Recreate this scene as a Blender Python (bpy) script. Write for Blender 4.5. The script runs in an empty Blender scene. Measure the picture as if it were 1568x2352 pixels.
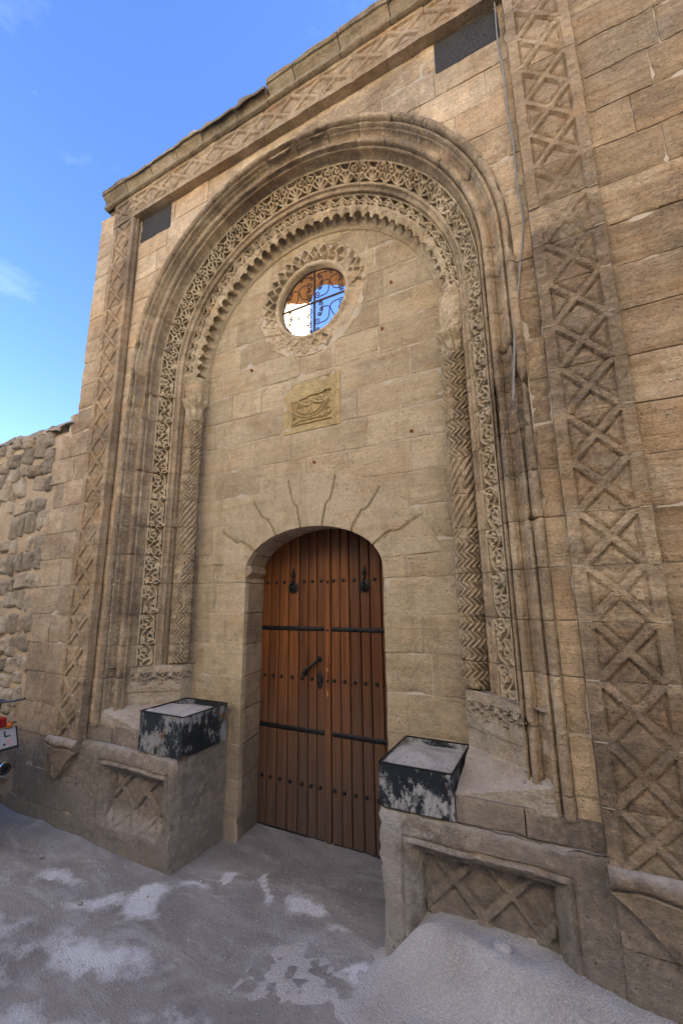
import bpy, math, random
import numpy as np
from mathutils import Matrix, Vector

# ------------------------------------------------------------------ camera, world, sun
S = bpy.context.scene
COL = S.collection
random.seed(7)
RNG = np.random.default_rng(7)

cam = bpy.data.cameras.new('camera'); camo = bpy.data.objects.new('camera', cam); COL.objects.link(camo)
F = 950.0
up = np.array([-51.7, -4584, F]); up /= np.linalg.norm(up)
ax = -np.array([-1919.9, 220.9, F]); ax /= np.linalg.norm(ax)
ax = ax - up * (ax @ up); ax /= np.linalg.norm(ax)
ay = np.cross(up, ax)
R = np.stack([ax, ay, up], 1)                       # image frame (right, down, forward) <- world
m = Matrix(((R[0, 0], -R[1, 0], -R[2, 0], 1.505), (R[0, 1], -R[1, 1], -R[2, 1], -2.0),
            (R[0, 2], -R[1, 2], -R[2, 2], 1.66), (0, 0, 0, 1)))
camo.matrix_world = m
cam.sensor_fit = 'HORIZONTAL'; cam.sensor_width = 24.0; cam.lens = 24.0 * F / 1568.0
cam.clip_start = 0.05; cam.clip_end = 3000
S.camera = camo

SUN_DIR = Vector((0.70, 0.58, 0.31)).normalized()
elev = math.asin(SUN_DIR.z); azim = math.atan2(SUN_DIR.x, SUN_DIR.y)
W = bpy.data.worlds.new("World"); S.world = W; W.use_nodes = True
nt = W.node_tree; nt.nodes.clear()
out = nt.nodes.new('ShaderNodeOutputWorld'); bg = nt.nodes.new('ShaderNodeBackground')
sky = nt.nodes.new('ShaderNodeTexSky'); sky.sky_type = 'NISHITA'; sky.sun_disc = False
sky.sun_elevation = elev; sky.sun_rotation = azim
sky.altitude = 0; sky.air_density = 1.35; sky.dust_density = 0.5; sky.ozone_density = 4.0
hs = nt.nodes.new('ShaderNodeHueSaturation'); hs.inputs['Saturation'].default_value = 1.15; hs.inputs['Hue'].default_value = 0.519
tc = nt.nodes.new('ShaderNodeTexCoord'); mp = nt.nodes.new('ShaderNodeMapping')
mp.inputs['Scale'].default_value = (2.2, 2.2, 5.0); mp.inputs['Location'].default_value = (3.1, 0.4, 1.3)
cn = nt.nodes.new('ShaderNodeTexNoise'); cn.inputs['Scale'].default_value = 1.6; cn.inputs['Detail'].default_value = 7; cn.inputs['Roughness'].default_value = 0.62
cr = nt.nodes.new('ShaderNodeValToRGB'); cr.color_ramp.elements[0].position = 0.60; cr.color_ramp.elements[1].position = 0.85
cr.color_ramp.elements[1].color = (0.09, 0.09, 0.09, 1)
cm = nt.nodes.new('ShaderNodeMixRGB'); cm.inputs[2].default_value = (7.5, 8.2, 9.0, 1)
L = nt.links.new
L(tc.outputs['Generated'], mp.inputs[0]); L(mp.outputs[0], cn.inputs[0]); L(cn.outputs[0], cr.inputs[0])
L(sky.outputs[0], hs.inputs['Color']); L(hs.outputs[0], cm.inputs[1]); L(cr.outputs[0], cm.inputs[0])
L(cm.outputs[0], bg.inputs[0]); L(bg.outputs[0], out.inputs[0])
bg.inputs[1].default_value = 0.10
sd = bpy.data.lights.new('sun', 'SUN'); sd.energy = 5.0; sd.angle = math.radians(0.5); sd.color = (1.0, 0.945, 0.85)
so = bpy.data.objects.new('sun', sd); COL.objects.link(so)
so.rotation_euler = SUN_DIR.to_track_quat('Z', 'Y').to_euler()
S.view_settings.view_transform = 'Standard'; S.view_settings.look = 'None'; S.view_settings.gamma = 1
S.view_settings.exposure = 2.36; S.view_settings.use_curve_mapping = False

# ------------------------------------------------------------------ numpy noise
def _h(ix, iy, iz, seed):
    n = (ix * 374761393 + iy * 668265263 + iz * 2147483647 + seed * 1274126177) & 0xffffffff
    n = ((n ^ (n >> 13)) * 1274126177) & 0xffffffff
    n = ((n ^ (n >> 16)) * 2246822519) & 0xffffffff
    return ((n ^ (n >> 15)) & 0xffff) / 32767.5 - 1.0
def vnoise(x, y, z, seed=0):
    x, y, z = np.broadcast_arrays(np.asarray(x, float), np.asarray(y, float), np.asarray(z, float))
    fx, fy, fz = np.floor(x), np.floor(y), np.floor(z)
    ix, iy, iz = fx.astype(np.int64), fy.astype(np.int64), fz.astype(np.int64)
    tx, ty, tz = x - fx, y - fy, z - fz
    tx, ty, tz = [t * t * (3 - 2 * t) for t in (tx, ty, tz)]
    r = 0
    for a in (0, 1):
        for b in (0, 1):
            for c in (0, 1):
                r = r + _h(ix + a, iy + b, iz + c, seed) * (tx if a else 1 - tx) * (ty if b else 1 - ty) * (tz if c else 1 - tz)
    return r
def fbm(x, y, z, o=3, seed=0):
    r = 0; amp = 1; t = 0
    for k in range(o):
        r = r + vnoise(x * 2**k, y * 2**k, z * 2**k, seed + k * 17) * amp; t += amp; amp *= 0.5
    return r / t
def sst(x, a, b):
    t = np.clip((x - a) / (b - a), 0, 1); return t * t * (3 - 2 * t)

# ------------------------------------------------------------------ materials
class NT:
    def __init__(s, name):
        s.m = bpy.data.materials.new(name); s.m.use_nodes = True; s.t = s.m.node_tree; s.n = s.t.nodes
        s.b = s.n['Principled BSDF']; s.g = s.n.new('ShaderNodeNewGeometry'); s.oi = s.n.new('ShaderNodeObjectInfo')
        s.sp = s.n.new('ShaderNodeSeparateXYZ'); s.l(s.g.outputs['Position'], s.sp.inputs[0])
    def l(s, a, b): s.t.links.new(a, b)
    def map(s, scale, loc=(0, 0, 0), rot=(0, 0, 0)):
        m = s.n.new('ShaderNodeMapping'); m.inputs['Scale'].default_value = scale; m.inputs['Location'].default_value = loc
        m.inputs['Rotation'].default_value = rot
        s.l(s.g.outputs['Position'], m.inputs[0]); return m.outputs[0]
    def noise(s, scale, detail=4, rough=.55, vec=None, dist=0):
        n = s.n.new('ShaderNodeTexNoise'); n.inputs['Scale'].default_value = scale; n.inputs['Detail'].default_value = detail
        n.inputs['Roughness'].default_value = rough; n.inputs['Distortion'].default_value = dist
        s.l(vec or s.g.outputs['Position'], n.inputs['Vector']); return n.outputs[0]
    def vor(s, scale, vec=None, feat='F1'):
        n = s.n.new('ShaderNodeTexVoronoi'); n.inputs['Scale'].default_value = scale; n.feature = feat
        s.l(vec or s.g.outputs['Position'], n.inputs['Vector']); return n.outputs[0]
    def ramp(s, v, a, b, ca=0, cb=1):
        n = s.n.new('ShaderNodeMapRange'); n.inputs[1].default_value = a; n.inputs[2].default_value = b
        n.inputs[3].default_value = ca; n.inputs[4].default_value = cb; s.l(v, n.inputs[0]); return n.outputs[0]
    def mix(s, f, a, b, mode='MIX'):
        n = s.n.new('ShaderNodeMixRGB'); n.blend_type = mode
        for i, v in ((0, f), (1, a), (2, b)):
            if isinstance(v, (int, float)): n.inputs[i].default_value = v if i == 0 else (v, v, v, 1)
            elif isinstance(v, tuple): n.inputs[i].default_value = (*v, 1)
            else: s.l(v, n.inputs[i])
        return n.outputs[0]
    def math(s, op, a, b=0.0):
        n = s.n.new('ShaderNodeMath'); n.operation = op
        for i, v in ((0, a), (1, b)):
            if isinstance(v, (int, float)): n.inputs[i].default_value = v
            else: s.l(v, n.inputs[i])
        return n.outputs[0]
    def bump(s, h, strength=.5, dist=.005, nrm=None):
        n = s.n.new('ShaderNodeBump'); n.inputs['Strength'].default_value = strength; n.inputs['Distance'].default_value = dist
        s.l(h, n.inputs['Height'])
        if nrm: s.l(nrm, n.inputs['Normal'])
        return n.outputs[0]
    def done(s, col, rough=.9, nrm=None, metal=0, spec=.25):
        for k, v in (('Base Color', col), ('Roughness', rough), ('Metallic', metal)):
            if isinstance(v, tuple): s.b.inputs[k].default_value = (*v, 1)
            elif isinstance(v, (int, float)): s.b.inputs[k].default_value = v
            else: s.l(v, s.b.inputs[k])
        s.b.inputs['Specular IOR Level'].default_value = spec
        if nrm: s.l(nrm, s.b.inputs['Normal'])
        return s.m

def stone(name, c1, c2, c3, crust=.5, damp_shade=0.0, plaster=False, stains=(), grain=1.0, orange=.35, crustcol=(.13, .10, .075), strata=1.0, pits=1.0, vary=.28, dustz=.95, lime=.34):
    t = NT(name)
    big = t.noise(1.1, 5, .6); med = t.noise(4.5, 6, .65)
    st = t.noise(1.0, 6, .7, t.map((2.2, 2.2, 26), rot=(0, .05, 0)), .6)
    col = t.mix(t.ramp(big, .35, .65), c1, c2)
    col = t.mix(t.ramp(t.oi.outputs['Random'], 0, 1, 0, .55), col, c3)
    ob = t.noise(2.7, 7, .66, t.map((1, 1, 1.9), (5, 8, 1)), .5)      # iron-rich orange and leached cream zones in the beds
    col = t.mix(t.ramp(ob, .50, .66, 0, orange), col, t.mix(1, col, (1.02, .80, .58), 'MULTIPLY'))
    col = t.mix(t.ramp(ob, .46, .32, 0, orange * 1.3), col, t.mix(1, col, (1.28, 1.27, 1.24), 'MULTIPLY'))
    # stone to stone value and hue shifts
    rv = t.math('FRACT', t.math('MULTIPLY', t.oi.outputs['Random'], 37.17))
    v = t.ramp(rv, 0, 1, 1 - vary, 1 + vary)
    col = t.mix(1, col, v, 'MULTIPLY')
    col = t.mix(t.math('MULTIPLY', t.ramp(st, .47, .66), .75 * strata), col, t.mix(1, col, (.62, .53, .42), 'MULTIPLY'))
    col = t.mix(t.math('MULTIPLY', t.ramp(st, .47, .3), .30 * strata), col, t.mix(1, col, (1.3, 1.26, 1.2), 'MULTIPLY'))
    col = t.mix(t.ramp(med, .48, .68, 0, .55), col, t.mix(1, col, (.66, .61, .54), 'MULTIPLY'))
    bl = t.noise(15, 8, .72); col = t.mix(1, col, t.ramp(bl, .3, .7, 1 - .20 * grain, 1 + .28 * grain), 'MULTIPLY')
    run = t.noise(1.0, 6, .68, t.map((9, 4, .8), (2, 0, 5))); col = t.mix(t.math('MULTIPLY', t.ramp(run, .54, .70), .45), col, t.mix(1, col, (.60, .54, .46), 'MULTIPLY'))
    # pale leached areas
    col = t.mix(t.ramp(t.noise(2.3, 7, .7, t.map((1, 1, 1.6), (4, 2, 7))), .58, .74, 0, lime), col, (.56, .49, .38))
    # dark weathering crust
    cmask = t.math('MULTIPLY', t.ramp(t.noise(1.7, 8, .72, t.map((1, 1, 2.0), (9, 1, 3))), .64 - .2 * crust, .76 - .12 * crust), t.ramp(t.noise(40, 4, .7), .25, .6))
    col = t.mix(t.math('MULTIPLY', cmask, .8), col, crustcol)
    for (sx_, sz_, rx_, rz_, am_) in stains:         # large dark weather stains, each with its own place and outline
        mp_ = t.map((1 / rx_, 0, 1 / rz_), (-sx_ / rx_, 0, -sz_ / rz_)); vl = t.n.new('ShaderNodeVectorMath'); vl.operation = 'LENGTH'; t.l(mp_, vl.inputs[0])
        dd_ = t.math('ADD', vl.outputs['Value'], t.ramp(t.noise(4.2, 8, .74, t.map((1, 1, 1.8), (sx_, 2, sz_))), .3, .7, -.55, .55))
        sm_ = t.math('MULTIPLY', t.ramp(dd_, 1.15, .55), t.ramp(t.noise(30, 5, .75, t.map((1, 1, 1.7))), .30, .58))
        col = t.mix(t.math('MULTIPLY', sm_, am_), col, crustcol)
    if damp_shade:                                        # dark rising-moisture crust low on the wall, plus shade painted into its colour
        dm = t.math('ADD', t.sp.outputs[2], t.ramp(t.noise(2.6, 7, .72, t.map((1, 1, .7), (7, 3, 2))), .25, .75, -.9, .9))
        dk = t.math('MULTIPLY', t.ramp(dm, 1.5, .5), t.ramp(t.noise(24, 6, .75), .33, .55))
        col = t.mix(t.math('MULTIPLY', dk, damp_shade), col, crustcol)
    if plaster:                                     # pale salty crust on the exposed corner of the bench
        xm = t.math('ADD', t.sp.outputs[0], t.ramp(t.noise(7, 7, .75), .3, .7, -.16, .16))
        pk = t.math('MULTIPLY', t.ramp(xm, .84, .76), t.ramp(t.sp.outputs[0], .5, .6))
        col = t.mix(t.math('MULTIPLY', pk, .8), col, t.mix(t.noise(20, 6, .8), (.30, .27, .23), (.66, .63, .60)))
    # grain and pits
    sk = t.noise(62, 4, .7, t.map((1, 1, 1.5))); col = t.mix(1, col, t.ramp(sk, .3, .7,   1 - .20 * grain, 1 + .26 * grain), 'MULTIPLY')
    gr = t.noise(150, 3, .6); col = t.mix(t.ramp(gr, .3, .7, .35, 0), col, t.mix(1, col, (.72, .70, .66), 'MULTIPLY'))
    pm = t.ramp(t.noise(6, 3), .42, .6)
    pit = t.math('MAXIMUM', t.math('MULTIPLY', t.ramp(t.vor(75, t.map((1, 1, 1.5))), .24, .12), pm), t.math('MULTIPLY', t.ramp(t.vor(24, t.map((1, 1, 2.2), (3, 3, 3))), .16, .09), t.ramp(t.noise(3.1, 3), .47, .6)))
    col = t.mix(t.math('MULTIPLY', pit, .6 * pits), col, (.12, .085, .055))
    # settled grey dust on the foot of the wall
    dz = t.math('ADD', t.sp.outputs[2], t.ramp(t.noise(3, 5, .7), 0, 1, -.45, .45))
    up_ = t.n.new('ShaderNodeSeparateXYZ'); t.l(t.g.outputs['Normal'], up_.inputs[0])
    col = t.mix(t.ramp(dz, dustz, dustz - .9, 0, .62), col, (.275, .245, .21))
    col = t.mix(t.math('MULTIPLY', t.ramp(up_.outputs[2], .5, .95, 0, .75), t.math('MULTIPLY', t.ramp(t.sp.outputs[2], 1.6, 1.1), t.ramp(med, .3, .55))), col, (.47, .425, .37))
    h = t.math('ADD', t.math('MULTIPLY', st, 1.0 * strata), t.math('ADD', t.math('MULTIPLY', gr, .35), t.math('MULTIPLY', med, 1.0)))
    h = t.math('SUBTRACT', h, t.math('MULTIPLY', pit, .8 * pits))
    n1 = t.bump(t.math('ADD', h, t.math('MULTIPLY', bl, .9)), 1.0, .013)
    n2 = t.bump(sk, .9, .007, n1)
    return t.done(col, .93, n2, spec=.15)

M = {}
M['ashlar'] = stone('pale_ashlar_stone', (.52, .42, .275), (.57, .475, .33), (.48, .375, .235), crust=.3, strata=.45, vary=.12, pits=1.3, grain=.55, orange=.3)
M['vouss'] = stone('smooth_voussoir_stone', (.545, .445, .30), (.58, .48, .335), (.51, .41, .27), crust=.2, strata=.12, vary=.06, pits=.8, grain=.5, orange=.25)
M['flat'] = stone('warm_spandrel_stone', (.60, .465, .30), (.65, .53, .37), (.50, .345, .205), orange=.38, lime=.6, crust=.55, stains=((.9, 4.85, .35, .25, .5), (.45, 5.0, .4, .12, .6), (1.54, 2.7, .12, .6, .6)), strata=.6, vary=.16)
M['frame'] = stone('brown_lattice_stone', (.46, .35, .225), (.50, .385, .255), (.37, .265, .165), crust=.85, damp_shade=.85, orange=.5, stains=((1.74, 2.95, .55, .80, .62), (1.74, 1.2, .4, .3, .5), (-1.8, 5.2, .25, .2, .8), (-1.6, 4.6, .12, .5, .6)), strata=.8, vary=.13)
M['mould'] = stone('moulding_stone', (.50, .385, .255), (.53, .425, .29), (.42, .31, .20), crust=.8, damp_shade=.45, stains=((1.42, 2.5, .22, .45, .75), (1.1, 4.55, .5, .25, .7), (.25, 4.97, .25, .12, .75), (-.5, 4.85, .45, .12, .6), (-1.42, 1.9, .12, 1.0, .65), (-1.0, 4.5, .2, .2, .5)), strata=.6, vary=.13)
M['lace'] = stone('carved_lace_stone', (.57, .46, .31), (.61, .51, .355), (.51, .40, .26), crust=.2, strata=.25, vary=.08, pits=.5)
M['shaft'] = stone('shaft_stone', (.47, .375, .25), (.51, .41, .285), (.43, .33, .215), crust=.5, strata=.3, vary=.06, damp_shade=.3)
M['base'] = stone('dusty_base_stone', (.46, .39, .30), (.50, .43, .335), (.42, .35, .26), crust=.35, strata=.3, vary=.06, lime=.6, dustz=1.2)
M['side'] = stone('orange_brown_ashlar', (.50, .37, .225), (.54, .425, .28), (.40, .27, .15), orange=.45, lime=.6, crust=.85, damp_shade=.7, stains=((2.3, 5.0, .8, .35, .7), (2.55, 2.6, .3, .5, .7), (2.1, 4.3, .3, .2, .5)), strata=1.0, vary=.16)
M['left'] = stone('grey_brown_ashlar', (.46, .36, .25), (.49, .39, .28), (.39, .29, .195), crust=.5, damp_shade=.6, strata=.4, vary=.18)
M['cornice'] = stone('lichened_cornice_stone', (.37, .30, .20), (.43, .35, .235), (.27, .22, .155), crust=.7, crustcol=(.075, .07, .06), strata=.7)
M['rubble'] = stone('rubble_stone', (.39, .33, .25), (.44, .375, .285), (.29, .245, .19), crust=.65, crustcol=(.085, .075, .065), strata=.3, vary=.3)
M['bench'] = stone('worn_bench_stone', (.42, .345, .26), (.46, .385, .295), (.36, .285, .205), crust=.95, damp_shade=.75, plaster=True, crustcol=(.10,.085,.07), strata=.4, vary=.12, dustz=1.1, lime=.6)
M['panel'] = stone('stained_panel_stone', (.34, .25, .155), (.37, .29, .18), (.29, .2, .12), crust=.7, strata=.3, vary=.1, dustz=.55)
M['yellow'] = stone('yellow_plaque_stone', (.50, .38, .18), (.53, .42, .23), (.46, .34, .16), crust=.5, strata=.3, vary=.03, lime=.0)
M['dark'] = stone('interior_stone', (.33, .18, .08), (.4, .24, .12), (.3, .16, .07), crust=.5, strata=.6, dustz=-9)
M['bright'] = stone('plastered_interior_stone', (.72, .62, .48), (.75, .66, .52), (.68, .56, .42), crust=.1, strata=.3, dustz=-9)

def simple(name, col, rough=.5, metal=0, bscale=0, bstr=.3, bdist=.002, var=.25, nscale=20):
    t = NT(name); n = t.noise(nscale, 5, .6)
    c = t.mix(t.ramp(n, .3, .7), tuple(v * (1 - var) for v in col), tuple(min(1, v * (1 + var)) for v in col))
    nr = t.bump(t.noise(bscale, 4, .6), bstr, bdist) if bscale else None
    return t.done(c, rough, nr, metal, .5)
t = NT('pale_lime_mortar'); n = t.noise(9, 5, .7)
M['mortar'] = t.done(t.mix(t.ramp(n, .3, .7), (.43, .36, .265), (.58, .51, .40)), .95, t.bump(t.noise(60, 4), .6, .004))
t = NT('sandy_rubble_mortar'); n = t.noise(5, 6, .7)
M['mortar2'] = t.done(t.mix(t.ramp(n, .3, .7), (.36, .27, .18), (.50, .39, .27)), .95, t.bump(t.noise(45, 5, .7), .9, .008))
t = NT('pitted_basalt'); p = t.ramp(t.vor(70), .12, .3)
M['basalt'] = t.done(t.mix(p, (.02, .018, .017), t.mix(t.noise(8), (.035, .033, .032), (.06, .056, .052))), .8, t.bump(p, 1, .006))
t = NT('brown_varnished_planks')
g1 = t.noise(1, 7, .65, t.map((60, 60, 1.6)), .8); g2 = t.noise(1, 5, .6, t.map((220, 220, 5)))
c = t.mix(t.ramp(g1, .3, .7), (.070, .022, .007), (.275, .098, .026))
c = t.mix(1, c, t.ramp(t.oi.outputs['Random'], 0, 1, .62, 1.2), 'MULTIPLY')
c = t.mix(t.ramp(g2, .5, .8, 0, .5), c, (.09, .032, .014))
kn = t.ramp(t.vor(3.1, t.map((1.7, 1, 1), (.3, 0, .6))), .045, .02)
c = t.mix(kn, c, (.045, .018, .009))
wz = t.math('ADD', t.sp.outputs[2], t.ramp(t.noise(6, 6, .7, t.map((2.5, 1, .7))), 0, 1, -.55, .55))
c = t.mix(t.ramp(wz, 1.25, .25, 0, .85), c, t.mix(g1, (.050, .033, .025), (.155, .112, .085)))
scr = t.math('MULTIPLY', t.ramp(t.noise(1, 7, .8, t.map((60, 60, 22))), .58, .68), t.ramp(t.noise(3.4, 4), .42, .62))
c = t.mix(t.math('MULTIPLY', scr, .5), c, (.27, .19, .14))
M['wood'] = t.done(c, t.ramp(wz, .2, 1.1, .8, .5), t.bump(g1, .35, .003), spec=.35)
M['iron'] = simple('black_wrought_iron', (.018, .018, .019), .45, .5, 120, .5, .002)
M['rustiron'] = simple('dark_rusty_iron', (.05, .024, .016), .75, .2, 150, .4, .002, .6)
M['rust'] = simple('orange_rust', (.30, .10, .03), .9, 0, 100, .5)
M['cable'] = simple('grey_cable_sheath', (.25, .245, .235), .7)
M['wire'] = simple('thin_dark_wire', (.05, .055, .07), .6)
def paintbox(name, base, peel, rustamt, sc, thr):
    t = NT(name)
    m0 = t.math('ADD', t.math('MULTIPLY', t.noise(sc * .45, 5, .6), .45), t.math('MULTIPLY', t.noise(sc * 2.4, 10, .85, t.map((1, 1, .6), rot=(0, .4, 0))), .55)); m = t.ramp(m0, thr, thr + .035)
    c = t.mix(m, base, t.mix(t.noise(30), peel, tuple(v * 1.25 for v in peel)))
    st = t.ramp(t.noise(1, 6, .7, t.map((30, 30, 4))), .5, .7, 0, .8); c = t.mix(st, c, tuple(v * .5 for v in base))
    r = t.math('MULTIPLY', t.ramp(t.noise(9, 7, .75, t.map((1, 1, 1), (2, 5, 1))), .6, .66), rustamt)
    c = t.mix(r, c, t.mix(t.noise(60), (.10, .035, .012), (.33, .12, .035)))
    return t.done(c, t.ramp(m, 0, 1, .38, .85), t.bump(m, .3, .002), spec=.4)
M['boxR'] = paintbox('flaked_black_green_paint', (.014, .019, .024), (.30, .30, .29), .35, 11, .497)
M['boxL'] = paintbox('rusty_flaked_dark_paint', (.017, .022, .025), (.22, .22, .21), 1.0, 9.0, .505)
t = NT('grey_stone_dust'); n = t.noise(5, 8, .75)
c = t.mix(t.ramp(n, .35, .65), (.36, .33, .30), (.55, .53, .51)); c = t.mix(t.ramp(t.noise(90, 4), .6, .7), c, (.12, .10, .09))
M['dust'] = t.done(c, .97, t.bump(t.noise(70, 6, .8), 1, .01))
t = NT('dusty_trodden_ground')
a = t.noise(1.6, 8, .66, t.map((1, 2.0, 1), (3.3, 1.7, 0), (0, 0, -.5)), .9); b = t.noise(14, 6, .75); g = t.noise(110, 4, .7)
c = t.mix(t.ramp(a, .35, .62), (.255, .235, .22), (.375, .35, .33))
c = t.mix(t.math('MULTIPLY', t.ramp(t.noise(2.1, 9, .68, t.map((1, 2.4, 1), (1.1, 6.2, 0), (0, 0, -.45)), 1.4), .50, .76), t.ramp(b, .2, .8, .3, .8)), c, (.64, .64, .645))
an = t.n.new('ShaderNodeAttribute'); an.attribute_name = 'lime'
lmk = t.math('MULTIPLY', t.ramp(t.math('ADD', an.outputs['Fac'], t.ramp(b, .2, .8, -.30, .30)), .32, .66), .92)
c = t.mix(lmk, c, (.72, .72, .74))
c = t.mix(t.ramp(b, .58, .75, 0, .5), c, (.14, .125, .115)); c = t.mix(t.ramp(g, .6, .8, 0, .5), c, (.15, .135, .125))
M['ground'] = t.done(c, .97, t.bump(t.math('ADD', t.math('MULTIPLY', b, 2.0), g), .9, .012))
t = NT('grey_crushed_gravel')
g = t.vor(170); c = t.mix(t.ramp(t.noise(120, 4), .3, .7), (.33, .30, .275), (.52, .49, .46))
c = t.mix(t.ramp(t.noise(2.6, 6), .42, .66, 0, .6), c, (.62, .61, .61)); c = t.mix(t.ramp(g, .35, .6, 0, .3), c, (.2, .18, .165))
M['gravel'] = t.done(c, .97, t.bump(t.math('ADD', g, t.noise(60, 5)), .8, .006))
t = NT('gravel_grain'); c = t.mix(t.noise(60, 2), (.30, .27, .25), (.58, .55, .52)); M['grain'] = t.done(c, .95)
t = NT('white_lime_powder'); M['lime'] = t.done(t.mix(t.noise(12, 6), (.6, .6, .62), (.8, .8, .82)), .97, t.bump(t.noise(70, 5), .8, .005))
M['red'] = simple('red_lens_plastic', (.25, .010, .012), .25, 0, 0, var=.1)
M['amber'] = simple('amber_lens_plastic', (.40, .10, .01), .25, 0, 0, var=.1)
M['white'] = simple('white_plate_paint', (.30, .31, .33), .4, 0, 0, var=.05)
M['black'] = simple('black_plastic', (.012, .012, .014), .5, 0, 0)
M['rubber'] = simple('tyre_rubber', (.02, .02, .02), .85, 0, 90)
M['chrome'] = simple('chromed_steel', (.55, .56, .6), .15, 1, 0, var=.05)
M['pink'] = simple('faded_red_print', (.65, .2, .16), .5)
M['plaster'] = simple('opposite_house_plaster', (.72, .63, .495), .95, 0, 12, .5, .01, .12, 2)
M['weed'] = simple('dry_weed', (.16, .13, .05), .9)

# ------------------------------------------------------------------ object helpers
def tag(o, label=None, cat=None, group=None, kind=None):
    if label: o['label'] = label
    if cat: o['category'] = cat
    if group: o['group'] = group
    if kind: o['kind'] = kind
    return o
def thing(name, label, cat, loc=(0, 0, 0), group=None):
    o = bpy.data.objects.new(name, None); COL.objects.link(o); o.location = loc; o.empty_display_size = .1
    return tag(o, label, cat, group)
def link(name, me, mat, parent=None):
    o = bpy.data.objects.new(name, me); COL.objects.link(o)
    if mat is not None and not me.materials: me.materials.append(mat)
    if parent:
        o.parent = parent
        pl = parent.matrix_basis.translation if parent.parent is None else (parent.matrix_basis.translation + parent.parent.matrix_basis.translation)
        o.location = -pl                                  # parents carry translation only; meshes are written in world metres
    return o
def mesh(name, V, Fc, mat, parent=None, smooth=True, sharp=38):
    me = bpy.data.meshes.new(name)
    V = np.asarray(V, dtype=np.float32).reshape(-1, 3)
    if isinstance(Fc, np.ndarray):
        k = Fc.shape[1]
        me.vertices.add(len(V)); me.vertices.foreach_set('co', V.ravel())
        me.loops.add(Fc.size); me.loops.foreach_set('vertex_index', Fc.ravel().astype(np.int32))
        me.polygons.add(len(Fc)); me.polygons.foreach_set('loop_start', np.arange(0, Fc.size, k, dtype=np.int32))
        me.update(calc_edges=True)
    else:
        me.from_pydata([tuple(v) for v in V], [], Fc); me.update()
    if smooth:
        me.polygons.foreach_set('use_smooth', np.ones(len(me.polygons), dtype=bool))
        me.set_sharp_from_angle(angle=math.radians(sharp))
    return link(name, me, mat, parent)
def grid(name, P, mat, parent=None, mask=None, back=None, front=(0, -1, 0), smooth=True, sharp=38):
    n, k = P.shape[:2]
    i, j = np.meshgrid(np.arange(n - 1), np.arange(k - 1), indexing='ij')
    a = i * k + j; Q = np.stack([a, a + 1, a + k + 1, a + k], -1).reshape(-1, 4)
    if mask is not None: Q = Q[mask.ravel()]
    if not len(Q): return None
    V = P.reshape(-1, 3)
    nrm = np.cross(V[Q[:, 2]] - V[Q[:, 0]], V[Q[:, 3]] - V[Q[:, 1]]).sum(0)
    if nrm @ np.array(front) < 0: Q = Q[:, ::-1]
    if back is not None:
        E = np.stack([Q, np.roll(Q, -1, 1)], -1).reshape(-1, 2)
        key = np.sort(E, 1); _, idx, cnt = np.unique(key[:, 0] * (n * k) + key[:, 1], return_index=True, return_counts=True)
        B = E[idx[cnt == 1]]
        bv = np.unique(B); mp_ = np.full(n * k, -1); mp_[bv] = np.arange(len(bv)) + n * k
        V = np.concatenate([V, V[bv] + np.array(back)])
        Q = np.concatenate([Q, np.stack([B[:, 1], B[:, 0], mp_[B[:, 0]], mp_[B[:, 1]]], -1)])
    used = np.unique(Q); re = np.zeros(len(V), dtype=np.int64); re[used] = np.arange(len(used))
    return mesh(name, V[used], re[Q], mat, parent, smooth, sharp)
def ticks(a, b, step, e1=.005, e2=.016):
    if b - a < .05:
        return np.linspace(a, b, 5)
    n = max(1, int(round((b - a - 2 * e2) / step)))
    return np.concatenate([[a, a + e1], np.linspace(a + e2, b - e2, n + 1), [b - e1, b]])
def project(sdf, x, z):
    e = 1e-4
    for _ in range(3):
        s = sdf(x, z); gx = (sdf(x + e, z) - s) / e; gz = (sdf(x, z + e) - s) / e
        g = np.maximum(gx * gx + gz * gz, 1e-6); x = x - s * gx / g; z = z - s * gz / g
    return x, z
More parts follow.
